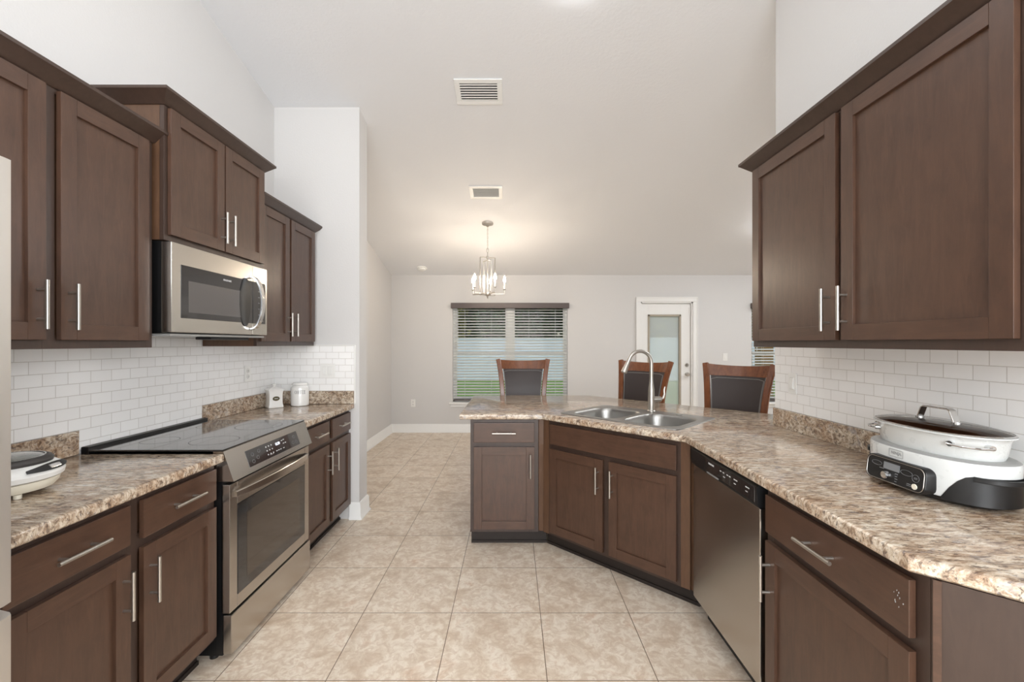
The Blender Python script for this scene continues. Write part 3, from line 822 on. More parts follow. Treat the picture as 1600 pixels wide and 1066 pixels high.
# ---- microwave over the range
t = thing('microwave', 'brushed steel over-the-range microwave with a curved chrome handle', 'microwave', (-1.50, 1.925, 1.437), PI/2)
W = .752; H = .404
b = MB(); b.box(.002, W-.002, .035, .385, 0, H); b.build('body', 'blackm', t)
fr = MB(); fr.box(0, .60, -.012, .034, .004, H-.002, bv=.004); mdr = fr.build('door', 'steelx', t)
fr = MB(); fr.box(.603, W, -.012, .034, .004, H-.002, bv=.004); mcp = fr.build('control_panel', 'steelx', t)
g = MB(); g.box(.055, .600, -.0135, .0, .070, .310, bv=.001); g.build('glass_surround', 'bglass', mdr)
g = MB(); g.box(.10, .50, -.0142, -.0130, .098, .242); g.build('window', 'mwglass', mdr)
g = MB(); g.box(.604, W-.022, -.0135, .0, .070, .310, bv=.001); g.build('keypad', 'bglass', mcp)
q = MB()
for i in range(2):
    for j in range(6): q.box(.655+i*.035, .672+i*.035, -.0140, -.0130, .085+j*.034, .090+j*.034)
q.build('printed_lettering', 'printd', mcp)
h = MB(); pts = []
for k in range(21):
    a = PI*k/20; pts.append((.585+.012*math.sin(a), -.012-.062*math.sin(a)**.85, .185-.148*math.cos(a)))
h.strip(pts, (1, 0, 0), .030, .012); h.build('handle', 'chrome', mdr)
g = MB(); ell = [(.530+.052*math.cos(PI*k/12)*(1), .185+.135*math.sin(PI*k/12)) for k in range(24)]
g.loft([[(x, y_, z) for x, z in ell] for y_ in (-.0155, -.0136)], caps=(True, True)); g.build('handle_recess', 'blackp', mdr)
lettering('FRIGIDAIRE', .013, 'print', mdr, Matrix(((1, 0, 0, .375), (0, 0, -1, -.0150), (0, 1, 0, .282), (0, 0, 0, 1))))
b = MB(); b.box(.01, W-.01, .0, .37, -.012, -.0005, bv=.003); b.build('grease_plate', 'greyrim', t)
b = MB(); b.box(.30, .62, .02, .10, -.026, -.012, bv=.004); b.build('vent_lip', 'blackp', t)

# ---- dishwasher
t = thing('dishwasher', 'brushed steel dishwasher with a black control strip, between sink cabinet and end drawer cabinet', 'dishwasher', (.925, 2.238, 0), -PI/2)
W = .622
b = MB(); b.box(.002, W-.012, .02, .58, .10, .868); b.build('body', 'blackm', t)
b = MB(); b.box(.004, W-.014, -.012, .019, .118, .783, bv=.006); b.build('door', 'steel', t)
b = MB(); sec = [(-.020, .792), (-.024, .862), (-.014, .869), (.019, .869), (.019, .785), (-.012, .785)]
b.loft([[(x, y, z) for y, z in sec] for x in (.004, W-.014)], caps=(True, True)); cp = b.build('control_panel', 'blackp', t)
b = MB(); b.box(.17, W-.03, -.0245, -.019, .800, .858, bv=.002); b.build('button_strip', 'bglass', cp)
b = MB(); b.box(.19, .30, -.0255, -.020, .793, .799, bv=.001); b.build('latch_slot', 'greyrim', cp)
lettering('FRIGIDAIRE', .011, 'print', cp, Matrix(((1, 0, 0, .235), (0, 0, -1, -.0249), (0, 1, 0, .842), (0, 0, 0, 1))))
for xs, x2 in (((.32, .345, .38, .40), .35), ((.44, .455), .44), ((.53, .545), .53)):
    q = MB()
    for x_ in xs: q.box(x_, x_+.013, -.0252, -.0246, .838, .842)
    q.box(x2, x2+.016, -.0252, -.0246, .822, .825); q.build('printed_lettering', 'print', cp)
b = MB(); b.box(.01, W-.02, .06, .10, .005, .099); b.build('toe_kick', 'blackm', t)

# ---- sink
t = thing('sink', 'stainless double-bowl drop-in sink set diagonally in the corner countertop', 'sink', (SC_C.x, SC_C.y, .9145), -PI/4)
b = MB()
orim = rrect(0, 0, .419, .279, .035, 5); z0 = .0005
v1 = b.loft([[(x, y, -.0002) for x, y in orim], [(x*.995, y*.992, .004) for x, y in orim], [(x*.985, y*.978, .0045) for x, y in orim]])
bowls = [(-.195, -.030), (.195, -.030)]
holes = []
for cx_, cy_ in bowls:
    ring = rrect(cx_, cy_, .175, .205, .095, 8)
    holes.append(b.ring([(x, y, .0035) for x, y in ring]))
b.fill([v1[-1]]+holes); b.build('rim', 'sink', t)
for cx_, cy_ in bowls:
    b = MB(); rr = []
    for o_, z in ((0, .0033), (.004, .001), (.008, -.006), (.012, -.03), (.020, -.12), (.035, -.165), (.06, -.178)):
        rr.append([(x, y, z) for x, y in rrect(cx_, cy_, .175-o_, .205-o_, max(.03, .095-o_*.6), 8)])
    vr = b.loft(rr); b.fill([vr[-1]]); 
    b.build('bowl', 'sink', t, ang=50)
    b = MB(); b.lathe([(.045, .0), (.043, .003), (.030, .002), (.028, -.006), (.001, -.007)], (cx_, cy_, -.177), seg=24, caps=(False, True)); b.build('drain', 'chrome', t)
b = MB(); b.lathe([(.020, .0045), (.019, .008), (.001, .009)], (.20, .215, 0), caps=(True, True)); b.build('hole_cover', 'sink', t)

# ---- faucet
fx, fy = S2W(0, .222)
t = thing('faucet', 'brushed nickel gooseneck pull-down faucet behind the sink bowls', 'faucet', (fx, fy, .9192))
b = MB(); b.lathe([(.028, 0), (.028, .006), (.023, .012), (.0225, .10), (.021, .15), (.0145, .20), (.0125, .23)], seg=28); b.build('body', 'nickel', t)
b = MB(); pts = [(0, 0, .225)]; rad = [.0125]
dirx, diry = -.985, -.17
R_ = .084
for k in range(0, 15):
    a = PI-(PI-.32)*k/14
    u = R_+R_*math.cos(a); pts.append((dirx*u, diry*u, .335+R_*math.sin(a))); rad.append(.0122)
b.tube(pts, rad, seg=16); b.build('spout', 'nickel', t)
e = Vector(pts[-1]); dd = (Vector(pts[-1])-Vector(pts[-2])).normalized()
b = MB(); b.tube([e-dd*.004, e+dd*.02, e+dd*.05, e+dd*.095, e+dd*.10], [.0135, .0135, .016, .021, .018], seg=20); b.build('spray_head', 'nickel', t)
b = MB(); b.cyl((.015, .0, .085), (.062, 0, .085), .0195, seg=20); b.cyl((.062, 0, .085), (.072, 0, .085), .0195, 0, 20, .012)
b.tube([(.066, 0, .086), (.082, 0, .095), (.090, 0, .120), (.088, 0, .150), (.094, 0, .172)], [.009, .008, .0065, .006, .004], seg=10)
b.build('lever_handle', 'nickel', t)

# ================================================================== THINGS ON THE COUNTERS
Z = .9148
# square canister
t = thing('canister', 'square white lidded canister with an oval bronze plaque, left of the round jar', 'canister', (-1.782, 3.30, Z), R(45))
def sq(h_, r, n=3): return rrect(0, 0, h_, h_, r, n)
b = MB(); rr = []
for h_, z in ((.050, 0), (.0515, .004), (.0505, .012), (.047, .025), (.0455, .06), (.0465, .10), (.0495, .122), (.0495, .126)):
    rr.append([(x, y, z) for x, y in sq(h_, .006)])
b.loft(rr, caps=(True, True)); b.build('body', 'ceramic', t)
b = MB(); rr = []
for h_, z in ((.052, .1265), (.053, .131), (.050, .136), (.036, .146), (.018, .153), (.012, .156)):
    rr.append([(x, y, z) for x, y in sq(h_, min(.006, h_*.5))])
b.loft(rr, caps=(True, True)); b.lathe([(.008, .154), (.007, .160), (.014, .166), (.015, .172), (.010, .178), (.001, .179)], seg=20); b.build('lid', 'ceramic', t)
b = MB(); b.lathe([(.024, 0), (.024, .003), (.022, .0045), (.001, .0045)], seg=32, sy=.68); b.build('plaque', 'bronze', t, (0, -.0445, .068), (PI/2, 0, 0))
b = MB()
for k in range(5): b.box(-.012+k*.005, -.009+k*.005, -.003, .004, .0045, .0052)
b.build('plaque_lettering', 'print', t, (0, -.0445, .068), (PI/2, 0, 0))
# coffee jar
t = thing('coffee_jar', 'round white jar lettered COFFEE beside the square canister', 'jar', (-1.640, 3.405, Z))
b = MB(); b.lathe([(.060, 0), (.064, .004), (.065, .02), (.065, .13), (.062, .142), (.052, .150), (.050, .156)], seg=40); b.build('body', 'ceramic', t)
b = MB(); b.lathe([(.051, .1565), (.056, .158), (.057, .164), (.054, .170), (.045, .176), (.001, .178)], seg=40); b.build('lid', 'ceramic', t)
# serif letters built from strokes, bent round the jar
S_ = {'C': [('a', .5, .5, .38, .5, 45, 315), ('b', .74, .62, .84, .92), ('b', .74, .08, .84, .38)],
      'O': [('a', .5, .5, .38, .5, 0, 360)],
      'F': [('b', .22, 0, .38, 1), ('b', .1, 0, .5, .07), ('b', .1, .93, .86, 1), ('b', .38, .48, .66, .55), ('b', .78, .74, .86, 1), ('b', .62, .4, .68, .62)],
      'E': [('b', .22, 0, .38, 1), ('b', .1, 0, .86, .07), ('b', .1, .93, .86, 1), ('b', .38, .48, .66, .55), ('b', .78, .76, .86, 1), ('b', .78, 0, .86, .25), ('b', .62, .4, .68, .62)]}
fa = math.atan2(-3.405, 1.640)+.02     # faces the kitchen
b = MB(); hgt, wl_ = .026, .0122; word = 'COFFEE'
def bend(x, z, r=.0655): a = fa+x/.065; return (r*math.cos(a), r*math.sin(a), .093+z)
for i, ch in enumerate(word):
    ox = (i-len(word)/2)*(wl_+.0012)
    for st in S_[ch]:
        if st[0] == 'b':
            _, x0, z0_, x1, z1_ = st
            q = [(ox+x0*wl_, z0_*hgt), (ox+x1*wl_, z0_*hgt), (ox+x1*wl_, z1_*hgt), (ox+x0*wl_, z1_*hgt)]
            b.loft([[bend(x, z, r_) for x, z in q] for r_ in (.0648, .0656)], caps=(True, True))
        else:
            _, cx_, cy_, rx, ry, a0, a1 = st; n = 20; rings = []
            for k in range(n+1):
                a = R(a0+(a1-a0)*k/n); th = .03+.09*abs(math.cos(a))
                o_ = (ox+(cx_+rx*math.cos(a))*wl_, (cy_+ry*math.sin(a))*hgt); i_ = (ox+(cx_+(rx-th*1.6)*math.cos(a))*wl_, (cy_+(ry-th*.8)*math.sin(a))*hgt)
                rings.append([bend(*o_, .0656), bend(*i_, .0656), bend(*i_, .0648), bend(*o_, .0648)])
            b.loft(rings, caps=(True, True))
b.build('lettering', 'ink', t)

# multi cooker on the right
t = thing('slow_cooker', 'large pale grey oval slow cooker with black base, glass lid and black control panel', 'slow cooker', (1.385, 1.440, Z), -PI/2)
def sup(a, c, p=2.25, n=56, cx_=0, cy_=0):
    out = []
    for k in range(n):
        q = 2*PI*k/n; cs, sn = math.cos(q), math.sin(q)
        out.append((cx_+a*math.copysign(abs(cs)**(2/p), cs), cy_+c*math.copysign(abs(sn)**(2/p), sn)))
    return out
def stack(b, rows, p=2.25, m=0, caps=(True, True)): b.loft([[(x, y, z) for x, y in sup(a, c, p)] for a, c, z in rows], m, caps=caps)
b = MB(); stack(b, [(.160, .085, .0), (.185, .105, .004), (.200, .116, .012), (.207, .122, .022), (.208, .1225, .045)]); b.build('base', 'blackp', t)
# shell: pale front and back, black end sections
b = MB(); rows = [(.2085, .1230, .022), (.2105, .125, .034), (.211, .125, .125), (.209, .123, .134), (.204, .118, .138), (.190, .104, .139)]
n = 56; rings = [[(x, y, z) for x, y in sup(a, c)] for a, c, z in rows]; vr = [b.ring(r_) for r_ in rings]
for ri, (ra, rb) in enumerate(zip(vr, vr[1:])):
    for i in range(n):
        j = (i+1) % n; f = b.bm.faces.new((ra[i], ra[j], rb[j], rb[i]))
        xm = abs(ra[i].co.x+ra[j].co.x)/2
        f.material_index = 1 if (xm > .160 and ri < 1) else (2 if ri >= 3 else 0)
b.bm.faces.new(vr[-1]).material_index = 2
b.build('shell', ['cooker', 'blackp', 'greyrim'], t)
for s in (-1, 1):     # end grips: dark pockets that wrap the ends
    b = MB(); path = [k for k in range(n)]
    out = sup(.2125, .1265); inn = sup(.209, .123)
    idx = [k for k in range(-9, 10)] if s > 0 else [k for k in range(28-9, 28+10)]
    top = lambda u: .098-.078*max(0, (abs(u)-.55)/.45)**2
    rr = []
    for q_, k in enumerate(idx):
        u = (q_-9)/9; zt = top(u); a_, c_ = out[k % n], inn[k % n]
        rr.append([(*a_, .016), (*a_, zt), (*c_, zt), (*c_, .016)])
    b.loft(rr, caps=(True, True)); e_ = b.build('end_cover', 'blackp', t)
    g = MB(); pts = []
    for q_ in range(-5, 6):
        k = idx[9+q_]; p_ = sup(.2125+.020*math.cos(q_/5*PI/2), .1265+.020*math.cos(q_/5*PI/2))[k % n]; pts.append((*p_, .092))
    g.strip(pts, (0, 0, 1), .014, .008); g.build('grip', 'blackp', e_)
# pot
b = MB(); stack(b, [(.176, .095, .139), (.181, .099, .150), (.188, .105, .190), (.196, .112, .203), (.202, .118, .206), (.202, .118, .209), (.193, .109, .209), (.184, .101, .200), (.176, .094, .15)], caps=(False, True), m=0)
pot = b.build('pot', ['cooker'], t)
b = MB(); stack(b, [(.174, .092, .151), (.176, .094, .1525), (.182, .0995, .199)], caps=(True, False)); b.build('pot_lining', 'stew', pot)
for s in (-1, 1):      # wire bail with two clips on the front right of the pot
    b = MB(); x_ = .158
    pts = [(s*.128, -.084, .182), (s*.130, -.098, .182), (s*.165, -.090, .180), (s*.196, -.066, .180), (s*.204, -.035, .181), (s*.194, -.030, .182)]
    b.tube(pts, .003, seg=8); b.cyl((s*.122, -.070, .182), (s*.133, -.093, .182), .008, seg=12); b.cyl((s*.180, -.030, .182), (s*.200, -.036, .182), .008, seg=12)
    b.build('pot_handle', 'chrome', pot)
# lid
b = MB(); stack(b, [(.199, .115, .2095), (.200, .116, .213), (.196, .112, .214)], caps=(False, False)); lid = b.build('lid', 'chrome', t)
b = MB(); stack(b, [(.197, .113, .2125), (.180, .100, .219), (.140, .076, .2255), (.08, .044, .229), (.02, .012, .230)], caps=(False, True)); b.build('lid_glass', 'lidglass', lid)
b = MB(); b.strip([(-.062, 0, .2285), (-.060, 0, .236), (-.048, 0, .266), (-.040, 0, .270), (.040, 0, .270), (.048, 0, .266), (.060, 0, .236), (.062, 0, .2285)], (0, 1, 0), .022, .005)
b.cyl((-.062, 0, .227), (-.062, 0, .233), .012); b.cyl((.062, 0, .227), (.062, 0, .233), .012); b.build('lid_handle', 'chrome', lid)
# control panel block
b = MB(); rr = []
for y_, sc_ in ((-.105, 1.0), (-.139, 1.0), (-.142, .985)):
    rr.append([(x*sc_, y_+(z_)*.12, .058+z_*sc_) for x, z_ in rrect(0, 0, .112, .040, .022, 5)])
b.loft(rr, caps=(True, True)); cp = b.build('control_panel', 'blackp', t)
def pp(x, z, o_=0): return Vector((x, -.1422+z*.12-o_, .058+z))
b = MB(); b.tube([pp(x, z, .0005) for x, z in rrect(0, 0, .106, .036, .020, 6)], .0012, seg=6, closed=True); b.build('silver_outline', 'nickel', cp)
def plate(bb, x0, x1, z0, z1, o_=.0012): bb.loft([[pp(x0, z0, q), pp(x1, z0, q), pp(x1, z1, q), pp(x0, z1, q)] for q in (-.0005, o_)], caps=(True, True))
b = MB(); plate(b, -.040, .020, .004, .026); b.build('display', 'lcd', cp)
b = MB(); c0 = pp(-.022, -.014); b.cyl(c0, c0+Vector((0, -.014, 0)), .013, 0, 24, .011); b.cyl(c0+Vector((0, -.014, 0)), c0+Vector((0, -.0148, 0)), .0105, 0, 24); b.build('dial', 'chrome', cp)
b = MB(); c0 = pp(.078, -.022); b.cyl(c0, c0+Vector((0, -.003, 0)), .0085, 0, 24); b.build('power_button', 'ivory', cp)
b = MB()
for cx_, cz_, rx, rz_ in ((-.068, .015, .020, .007), (.045, .011, .021, .008), (.078, .003, .012, .011)):
    b.tube([pp(cx_+rx*math.cos(k*PI/10), cz_+rz_*math.sin(k*PI/10), .0004) for k in range(20)], .0006, seg=5, closed=True)
for k in range(4): plate(b, .006, .016-k % 2*.002, -.004-k*.008, -.002-k*.008, .0008)
plate(b, .05, .064, -.021, -.019, .0008); plate(b, .05, .066, -.026, -.024, .0008); plate(b, -.055, -.038, .001, .0025, .0008)
plate(b, .072, .084, .004, .0055, .0008); plate(b, .072, .084, .0005, .002, .0008)
b.build('printed_lettering', 'printd', cp)
b = MB(); b.tube([(x, -.1262-.0005, .117+z_) for x, z_ in rrect(-.01, 0, .026, .0115, .002, 2)], .0009, seg=5, closed=True); b.build('badge_outline', 'greyrim', t)
lettering('NINJA', .014, 'greyrim', t, Matrix(((1, 0, 0, -.01), (0, 0, -1, -.1262), (0, 1, 0, .117), (0, 0, 0, 1))), 'badge_lettering')

# small white appliance beside the refrigerator
t = thing('waffle_maker', 'small round white countertop appliance with a dark glass lid, half hidden by the refrigerator', 'waffle maker', (-1.61, 1.40, Z), R(30))
b = MB(); b.lathe([(.085, .012), (.110, .016), (.122, .030), (.126, .046)], seg=48); b.build('base', 'ivory', t)
for a in range(4):
    b = MB(); b.cyl((.095*math.cos(a*PI/2+.6), .095*math.sin(a*PI/2+.6), 0), (.095*math.cos(a*PI/2+.6), .095*math.sin(a*PI/2+.6), .013), .010); b.build('foot', 'ivory', t)
b = MB(); b.lathe([(.124, .0465), (.134, .052), (.137, .066), (.130, .082), (.112, .094), (.104, .096)], seg=48); b.build('upper_shell', 'white', t)
b = MB(); b.lathe([(.108, .0955), (.110, .104), (.104, .112), (.096, .115), (.090, .113)], seg=48, caps=(True, True)); b.build('lid_rim', 'gasket', t)
b = MB(); b.lathe([(.090, .1135), (.07, .119), (.03, .122), (.001, .1225)], seg=48); b.build('glass_lid', 'darkglass', t)
b = MB(); b.lathe([(.0895, .1145), (.0912, .1165), (.0885, .1165)], seg=48, caps=(False, False)); b.build('lid_trim', 'chrome', t)
b = MB(); rr = []
for k in range(9):
    a = R(-52+k*9); w0 = .010*math.sin(PI*k/8)+.004
    c_, s_ = math.cos(a), math.sin(a)
    rr.append([((.131-w0*.8)*c_, (.131-w0*.8)*s_, .079+w0*.95), ((.1355)*c_, (.1355)*s_, .079-w0*.3), ((.139)*c_, (.139)*s_, .080-w0*.3), ((.134-w0*.8)*c_, (.134-w0*.8)*s_, .083+w0*.95)])
b.loft(rr, caps=(True, True)); b.build('control_window', 'blackp', t)
b = MB(); a = R(-16); b.box(-.008, .008, -.022, .022, 0, .006, bv=.0025); b.build('switch', 'chrome', t, (.128*math.cos(a), .128*math.sin(a), .083), (0, R(50), a))

# ================================================================== WALL PLATES
def plate_thing(name, lab, cat, loc, rz, gangs, kind, tilt=0):
    t = thing(name, lab, cat, loc, rz, None)
    w_ = .070+.046*(gangs-1)
    b = MB(); b.box(-w_/2, w_/2, -.006, -.0005, -.0575, .0575, bv=.0025); b.build('cover_plate', 'white', t)
    for g_ in range(gangs):
        cx_ = (g_-(gangs-1)/2)*.046
        if kind == 'rocker':
            b = MB(); b.box(cx_-.0165, cx_+.0165, -.0085, -.0055, -.033, .033, bv=.001)
            b.build('switch_bezel', 'ceramic', t)
            b = MB(); b.loft([[(x, -.0086, -.029), (x, -.0086, .029), (x, -.0092, .029), (x, -.0125, -.004), (x, -.0135, -.029)] for x in (cx_-.013, cx_+.013)], caps=(True, True)); b.build('rocker', 'white', t)
        else:
            for s in (-1, 1):
                b = MB(); b.lathe([(.0165, 0), (.0165, .0025), (.015, .003), (.001, .003)], seg=20); o_ = b.build('socket', 'ceramic', t, (cx_, -.006, s*.020), (PI/2, 0, 0))
                b = MB(); b.box(-.007, -.0045, -.004, .005, .0029, .0033); b.box(.0045, .007, -.004, .005, .0029, .0033); b.cyl((0, -.009, .0029), (0, -.009, .0033), .0022, seg=8); b.build('slot', 'ink', o_)
    return t
plate_thing('wall_outlet', 'white outlet on the tiled left wall, left of the canisters', 'outlet', (XL+.0072, 3.13, 1.178), PI/2, 1, 'outlet')
plate_thing('light_switch', 'white double rocker switch on the tiled short wall right of the coffee jar', 'light switch', (-1.462, 3.4928, 1.175), 0, 2, 'rocker')
plate_thing('light_switch', 'white single rocker switch on the tiled right wall near its end', 'light switch', (1.5428, 2.43, 1.172), -PI/2, 1, 'rocker')
plate_thing('wall_outlet', 'white outlet low on the greige back wall, left of the wide window', 'outlet', (-1.55, YB, .458), 0, 1, 'outlet')
plate_thing('light_switch', 'white single switch on the greige wall right of the glass door', 'light switch', (3.31, YB, 1.175), 0, 1, 'rocker')

# ================================================================== BAR STOOLS
def stool(lab, x, y, rz):
    t = thing('bar_stool', lab, 'bar stool', (x, y, 0), rz, 'leather-backed bar stools at the peninsula')
    sh = .66; sw = .225; sd = .22     # seat height, half width, half depth; seat centre is origin, back at +y
    b = MB(); rr = []
    for o_, z in ((.012, sh-.05), (0, sh-.045), (0, sh-.005), (.012, sh)): rr.append([(x_, y_, z) for x_, y_ in rrect(0, 0, sw-o_, sd-o_, .03, 4)])
    b.loft(rr, caps=(True, True)); b.build('seat_frame', 'cherry', t)
    b = MB(); rr = []
    for o_, z in ((.016, sh+.0005), (.010, sh+.02), (.018, sh+.042), (.05, sh+.055), (.12, sh+.06)): rr.append([(x_, y_, z) for x_, y_ in rrect(0, 0, sw-o_, sd-o_, .04, 4)])
    b.loft(rr, caps=(True, True)); b.build('seat_cushion', 'leather', t)
    for sx in (-1, 1):
        b = MB(); b.strip([(sx*.195, -.19, sh-.05), (sx*.200, -.195, .3), (sx*.210, -.205, 0)], (1, 0, 0), [.042, .036, .030], .036); b.build('leg', 'cherry', t)
        b = MB(); b.strip([(sx*.195, .19, sh-.05), (sx*.200, .205, .3), (sx*.215, .24, 0)], (1, 0, 0), [.042, .036, .030], .036); b.build('leg', 'cherry', t)
    b = MB(); b.box(-.19, .19, -.212, -.190, .20, .235, bv=.004); b.build('footrest', 'cherry', t)
    for sx in (-1, 1):
        b = MB(); b.box(sx*.202-.01, sx*.202+.01, -.185, .20, .26, .29, bv=.004); b.build('stretcher', 'cherry', t)
    # back: half width and depth as functions of height
    z0, z1 = sh-.04, 1.228
    def hwid(v): return .196+.014*v+.042*v**3
    def yb(u, v): return .205+.02*v+.105*v*v-.045*(u*u)*(.3+.7*v)
    for sx in (-1, 1):
        b = MB(); pts = [(sx*(hwid(k/14)), yb(1, k/14)+.004, z0+(z1-z0)*k/14) for k in range(15)]
        b.strip(pts, (1, 0, 0), [.046]*15, .030); b.build('back_post', 'cherry', t)
    def surf(b, u0, u1, v0, v1, th, nu=16, nv=8, dip=0, yo=0, zc=None, puff=0):
        fr, bk = [], []
        for j in range(nv+1):
            v = v0+(v1-v0)*j/nv; r0, r1 = [], []
            for i in range(nu+1):
                u = u0+(u1-u0)*i/nu; zz = z0+(z1-z0)*v
                if dip: zz -= dip*(1-u*u)*(j/nv if dip > 0 else 1)
                p_ = puff*(1-u*u)*(1-(2*j/nv-1)**2)
                r0.append((u*(hwid(v)), yb(u, v)+yo-p_, zz)); r1.append((u*hwid(v), yb(u, v)+yo+th, zz))
            fr.append(r0); bk.append(r1)
        F = [b.ring(r_) for r_ in fr]; K = [b.ring(r_) for r_ in bk]
        for j in range(nv):
            for i in range(nu):
                b.bm.faces.new((F[j][i], F[j][i+1], F[j+1][i+1], F[j+1][i])); b.bm.faces.new((K[j][i], K[j+1][i], K[j+1][i+1], K[j][i+1]))
            b.bm.faces.new((F[j][0], F[j+1][0], K[j+1][0], K[j][0])); b.bm.faces.new((F[j][nu], K[j][nu], K[j+1][nu], F[j+1][nu]))
        for i in range(nu):
            b.bm.faces.new((F[0][i], K[0][i], K[0][i+1], F[0][i+1])); b.bm.faces.new((F[nv][i], F[nv][i+1], K[nv][i+1], K[nv][i]))
    b = MB(); surf(b, -.99, .99, .845, 1.0, .026, nv=4, dip=.016, yo=-.010); b.build('top_rail', 'cherry', t, ang=50)
    b = MB(); surf(b, -.92, .92, .10, .16, .022, nv=2, yo=-.006); b.build('lower_rail', 'cherry', t, ang=50)
    b = MB(); surf(b, -.86, .86, .16, .845, .022, yo=-.006, puff=.012); bp = b.build('back_pad', 'leather', t, ang=50)
    b = MB(); pts = [(u*hwid(v), yb(u, v)-.009, z0+(z1-z0)*v) for u, v in [(-.84, .2+.6*k/8) for k in range(9)]+[(-.84+1.68*k/10, .815) for k in range(1, 10)]+[(.84, .8-.6*k/8) for k in range(9)]]
    b.tube(pts, .0035, seg=6); b.build('piping', 'piping', bp)
    return t
stool('brown leather and cherry wood bar stool at the peninsula, in front of the wide window', .105, 4.20, 0)
stool('brown leather and cherry wood bar stool behind the faucet, in front of the glass door', 1.02, 3.88, -PI/4)
stool('brown leather and cherry wood bar stool nearest the tiled wall, rightmost of the three', 1.57, 3.27, -PI/4)

# ================================================================== CHANDELIER
cx, cy = -.30, 5.30; zc = cz(cy)
t = thing('chandelier', 'brushed nickel chandelier with five lit candle bulbs around an open rectangular cage', 'chandelier', (cx, cy, zc))
def zz(w): return w-zc
b = MB(); b.lathe([(.068, .012), (.068, -.012), (.062, -.020), (.02, -.030), (.010, -.045), (.001, -.046)], seg=32); b.build('canopy', 'nickel', t)
b = MB(); z = -.045; k = 0
while z > zz(2.53):
    pts = []
    for q in range(12):
        a = 2*PI*q/12; u, v = .007*math.cos(a), .014*math.sin(a)
        pts.append((u, 0, z-.014+v) if k % 2 else (0, u, z-.014+v))
    b.tube(pts, .0018, seg=5, closed=True); z -= .0225; k += 1
b.build('chain', 'nickel', t)
b = MB(); b.tube([(0, 0, zz(2.53)), (.012, 0, zz(2.52)), (.012, 0, zz(2.49)), (0, 0, zz(2.48)), (-.012, 0, zz(2.49)), (-.012, 0, zz(2.52))], .003, seg=6, closed=True)
b.cyl((0, 0, zz(2.48)), (0, 0, zz(1.945)), .006); b.lathe([(.012, zz(2.44)), (.014, zz(2.42)), (.012, zz(2.40))]); b.build('stem', 'nickel', t)
for a, w_, zt, zb_ in ((R(20), .185, 2.42, 1.965), (R(-50), .155, 2.385, 1.985)):
    b = MB(); h = w_/2; c_, s_ = math.cos(a), math.sin(a); P = lambda u, z: (u*c_, u*s_, zz(z))
    nrm = (-s_, c_, 0)
    b.strip([P(-h, zt), P(h, zt)], nrm, .022, .006); b.strip([P(-h, zb_), P(h, zb_)], nrm, .022, .006)
    b.strip([P(-h, zb_), P(-h, zt)], nrm, .022, .006); b.strip([P(h, zb_), P(h, zt)], nrm, .022, .006)
    b.build('cage_frame', 'nickel', t)
b = MB(); b.lathe([(.010, zz(2.0)), (.034, zz(1.995)), (.034, zz(1.975)), (.012, zz(1.955)), (.008, zz(1.935)), (.001, zz(1.925))], seg=24); b.build('hub', 'nickel', t)
for i in range(5):
    a = R(72*i+10); r_ = .205; c_, s_ = math.cos(a), math.sin(a)
    b = MB(); b.strip([(c_*.03, s_*.03, zz(1.985)), (c_*r_, s_*r_, zz(1.985))], (0, 0, 1), .014, .006)
    b.cyl((c_*r_, s_*r_, zz(1.978)), (c_*r_, s_*r_, zz(2.035)), .005); b.lathe([(.006, zz(2.035)), (.018, zz(2.040)), (.019, zz(2.044)), (.012, zz(2.046))], (c_*r_, s_*r_, 0), seg=20); ar = b.build('arm', 'nickel', t)
    b = MB(); b.cyl((c_*r_, s_*r_, zz(2.047)), (c_*r_, s_*r_, zz(2.125)), .0095, seg=14); b.build('candle_sleeve', 'white', ar)
    b = MB(); b.lathe([(.008, zz(2.126)), (.014, zz(2.145)), (.0155, zz(2.158)), (.011, zz(2.180)), (.004, zz(2.200)), (.001, zz(2.205))], (c_*r_, s_*r_, 0), seg=16); b.build('bulb', 'bulb', ar)

# ================================================================== OUTDOORS
GZ = -.10
b = MB(); b.box(-30, 40, YB+.15, 60, GZ-.2, GZ); tag(b.build('lawn', 'grass'), 'green lawn outside the windows', 'lawn')['kind'] = 'stuff'
FY = 17.3
fence = thing('vinyl_fence', 'tall white vinyl fence across the back of the lawn', 'fence', (0, FY, GZ))
x = -12
while x < 24:
    p = MB(); p.box(x+.065, x+2.335, -.02, .02, .05, 1.70); p.box(x+.065, x+2.335, -.035, .035, .02, .14); p.box(x+.065, x+2.335, -.035, .035, 1.62, 1.70)
    q = 0
    while q < 2.2: p.box(x+.09+q, x+.105+q, -.024, -.019, .14, 1.62); q += .16
    p.build('fence_panel', 'fence', fence)
    p = MB(); p.box(x-.065, x+.065, -.065, .065, 0, 1.83, bv=.005); p.loft([[(x+i*.08, j*.08, 1.83) for i, j in ((-1, -1), (1, -1), (1, 1), (-1, 1))], [(x+i*.08, j*.08, 1.86) for i, j in ((-1, -1), (1, -1), (1, 1), (-1, 1))], [(x+i*.01, j*.01, 1.92) for i, j in ((-1, -1), (1, -1), (1, 1), (-1, 1))]], caps=(True, True))
    p.build('fence_post', 'fence', fence); x += 2.4
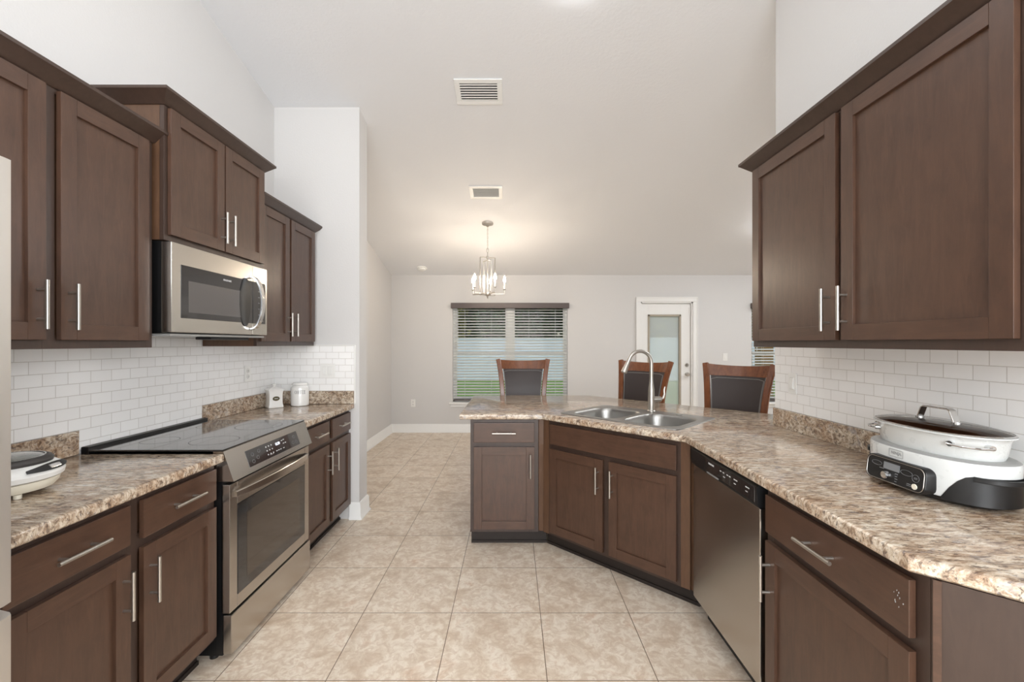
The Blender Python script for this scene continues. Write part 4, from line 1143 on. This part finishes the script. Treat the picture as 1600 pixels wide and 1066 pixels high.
def tree(x, y, h, r, mat, lab, n=1500, leafs=.19):
    t = thing('tree', lab, 'tree', (x, y, GZ+.005), 0, 'trees beyond the fence')
    b = MB(); b.tube([(0, 0, 0), (.05, 0, h*.3), (-.05, .05, h*.6), (0, 0, h*.8)], [.16, .12, .09, .04], seg=8); b.build('trunk', 'bark', t)
    b = MB(); bm = b.bm
    cl = [(random.uniform(-r*.6, r*.6), random.uniform(-r*.5, r*.5), h*random.uniform(.35, .85), r*random.uniform(.35, .6)) for _ in range(18)]
    for k in range(n):
        cxx, cyy, czz, cr = random.choice(cl); d = Vector((random.gauss(0, 1), random.gauss(0, 1), random.gauss(0, 1))).normalized()*cr*random.uniform(.6, 1)
        c_ = Vector((cxx, cyy, czz))+d; u = Vector((random.gauss(0, 1), random.gauss(0, 1), random.gauss(0, 1))).normalized(); v = u.orthogonal().normalized()
        s_ = leafs*random.uniform(.6, 1.3)
        bm.faces.new([bm.verts.new(c_+u*s_), bm.verts.new(c_+v*s_*.5), bm.verts.new(c_-u*s_), bm.verts.new(c_-v*s_*.5)])
    b.build('foliage', mat, t, normals=False)
tree(-7.6, 20.5, 5.4, 1.9, 'leaf', 'dark leafy tree beyond the fence, leftmost behind the wide window', 2600)
tree(-4.0, 21.0, 5.4, 1.9, 'leafy', 'yellow-green leafy tree beyond the fence, seen through the left half of the wide window', 4200)
tree(-.4, 21.3, 5.6, 1.8, 'leaf', 'dark leafy tree beyond the fence, behind the middle of the wide window', 4200)
tree(1.9, 26.5, 4.9, 1.9, 'leaf', 'dark tree farther back, filling the gap behind the right half of the wide window', 4000)
tree(-3.1, 26.8, 4.9, 2.0, 'leafy', 'yellow-green tree farther back, behind the left half of the wide window', 4000)
tree(7.1, 20.6, 4.6, 1.6, 'leafy', 'yellow-green leafy tree beyond the fence, behind the glass door', 3000)
tree(2.9, 20.6, 4.8, 1.7, 'leaf', 'dark low tree beyond the fence, seen through the right edge of the wide window', 4200)
tree(11.6, 20.4, 5.2, 2.1, 'leafy', 'yellow-green tree beyond the fence, seen through the rightmost window', 2600)
tree(17.5, 25.0, 6.5, 2.2, 'leaf', 'dark tree beyond the fence at the far right', 1600)
p = MB(); p.box(-.13, .13, -.13, .13, 0, 3.2, bv=.01); o = p.build('porch_post', 'brickpost', None, (5.35, 9.4, GZ)); tag(o, 'tan post standing outside the rightmost window', 'post')
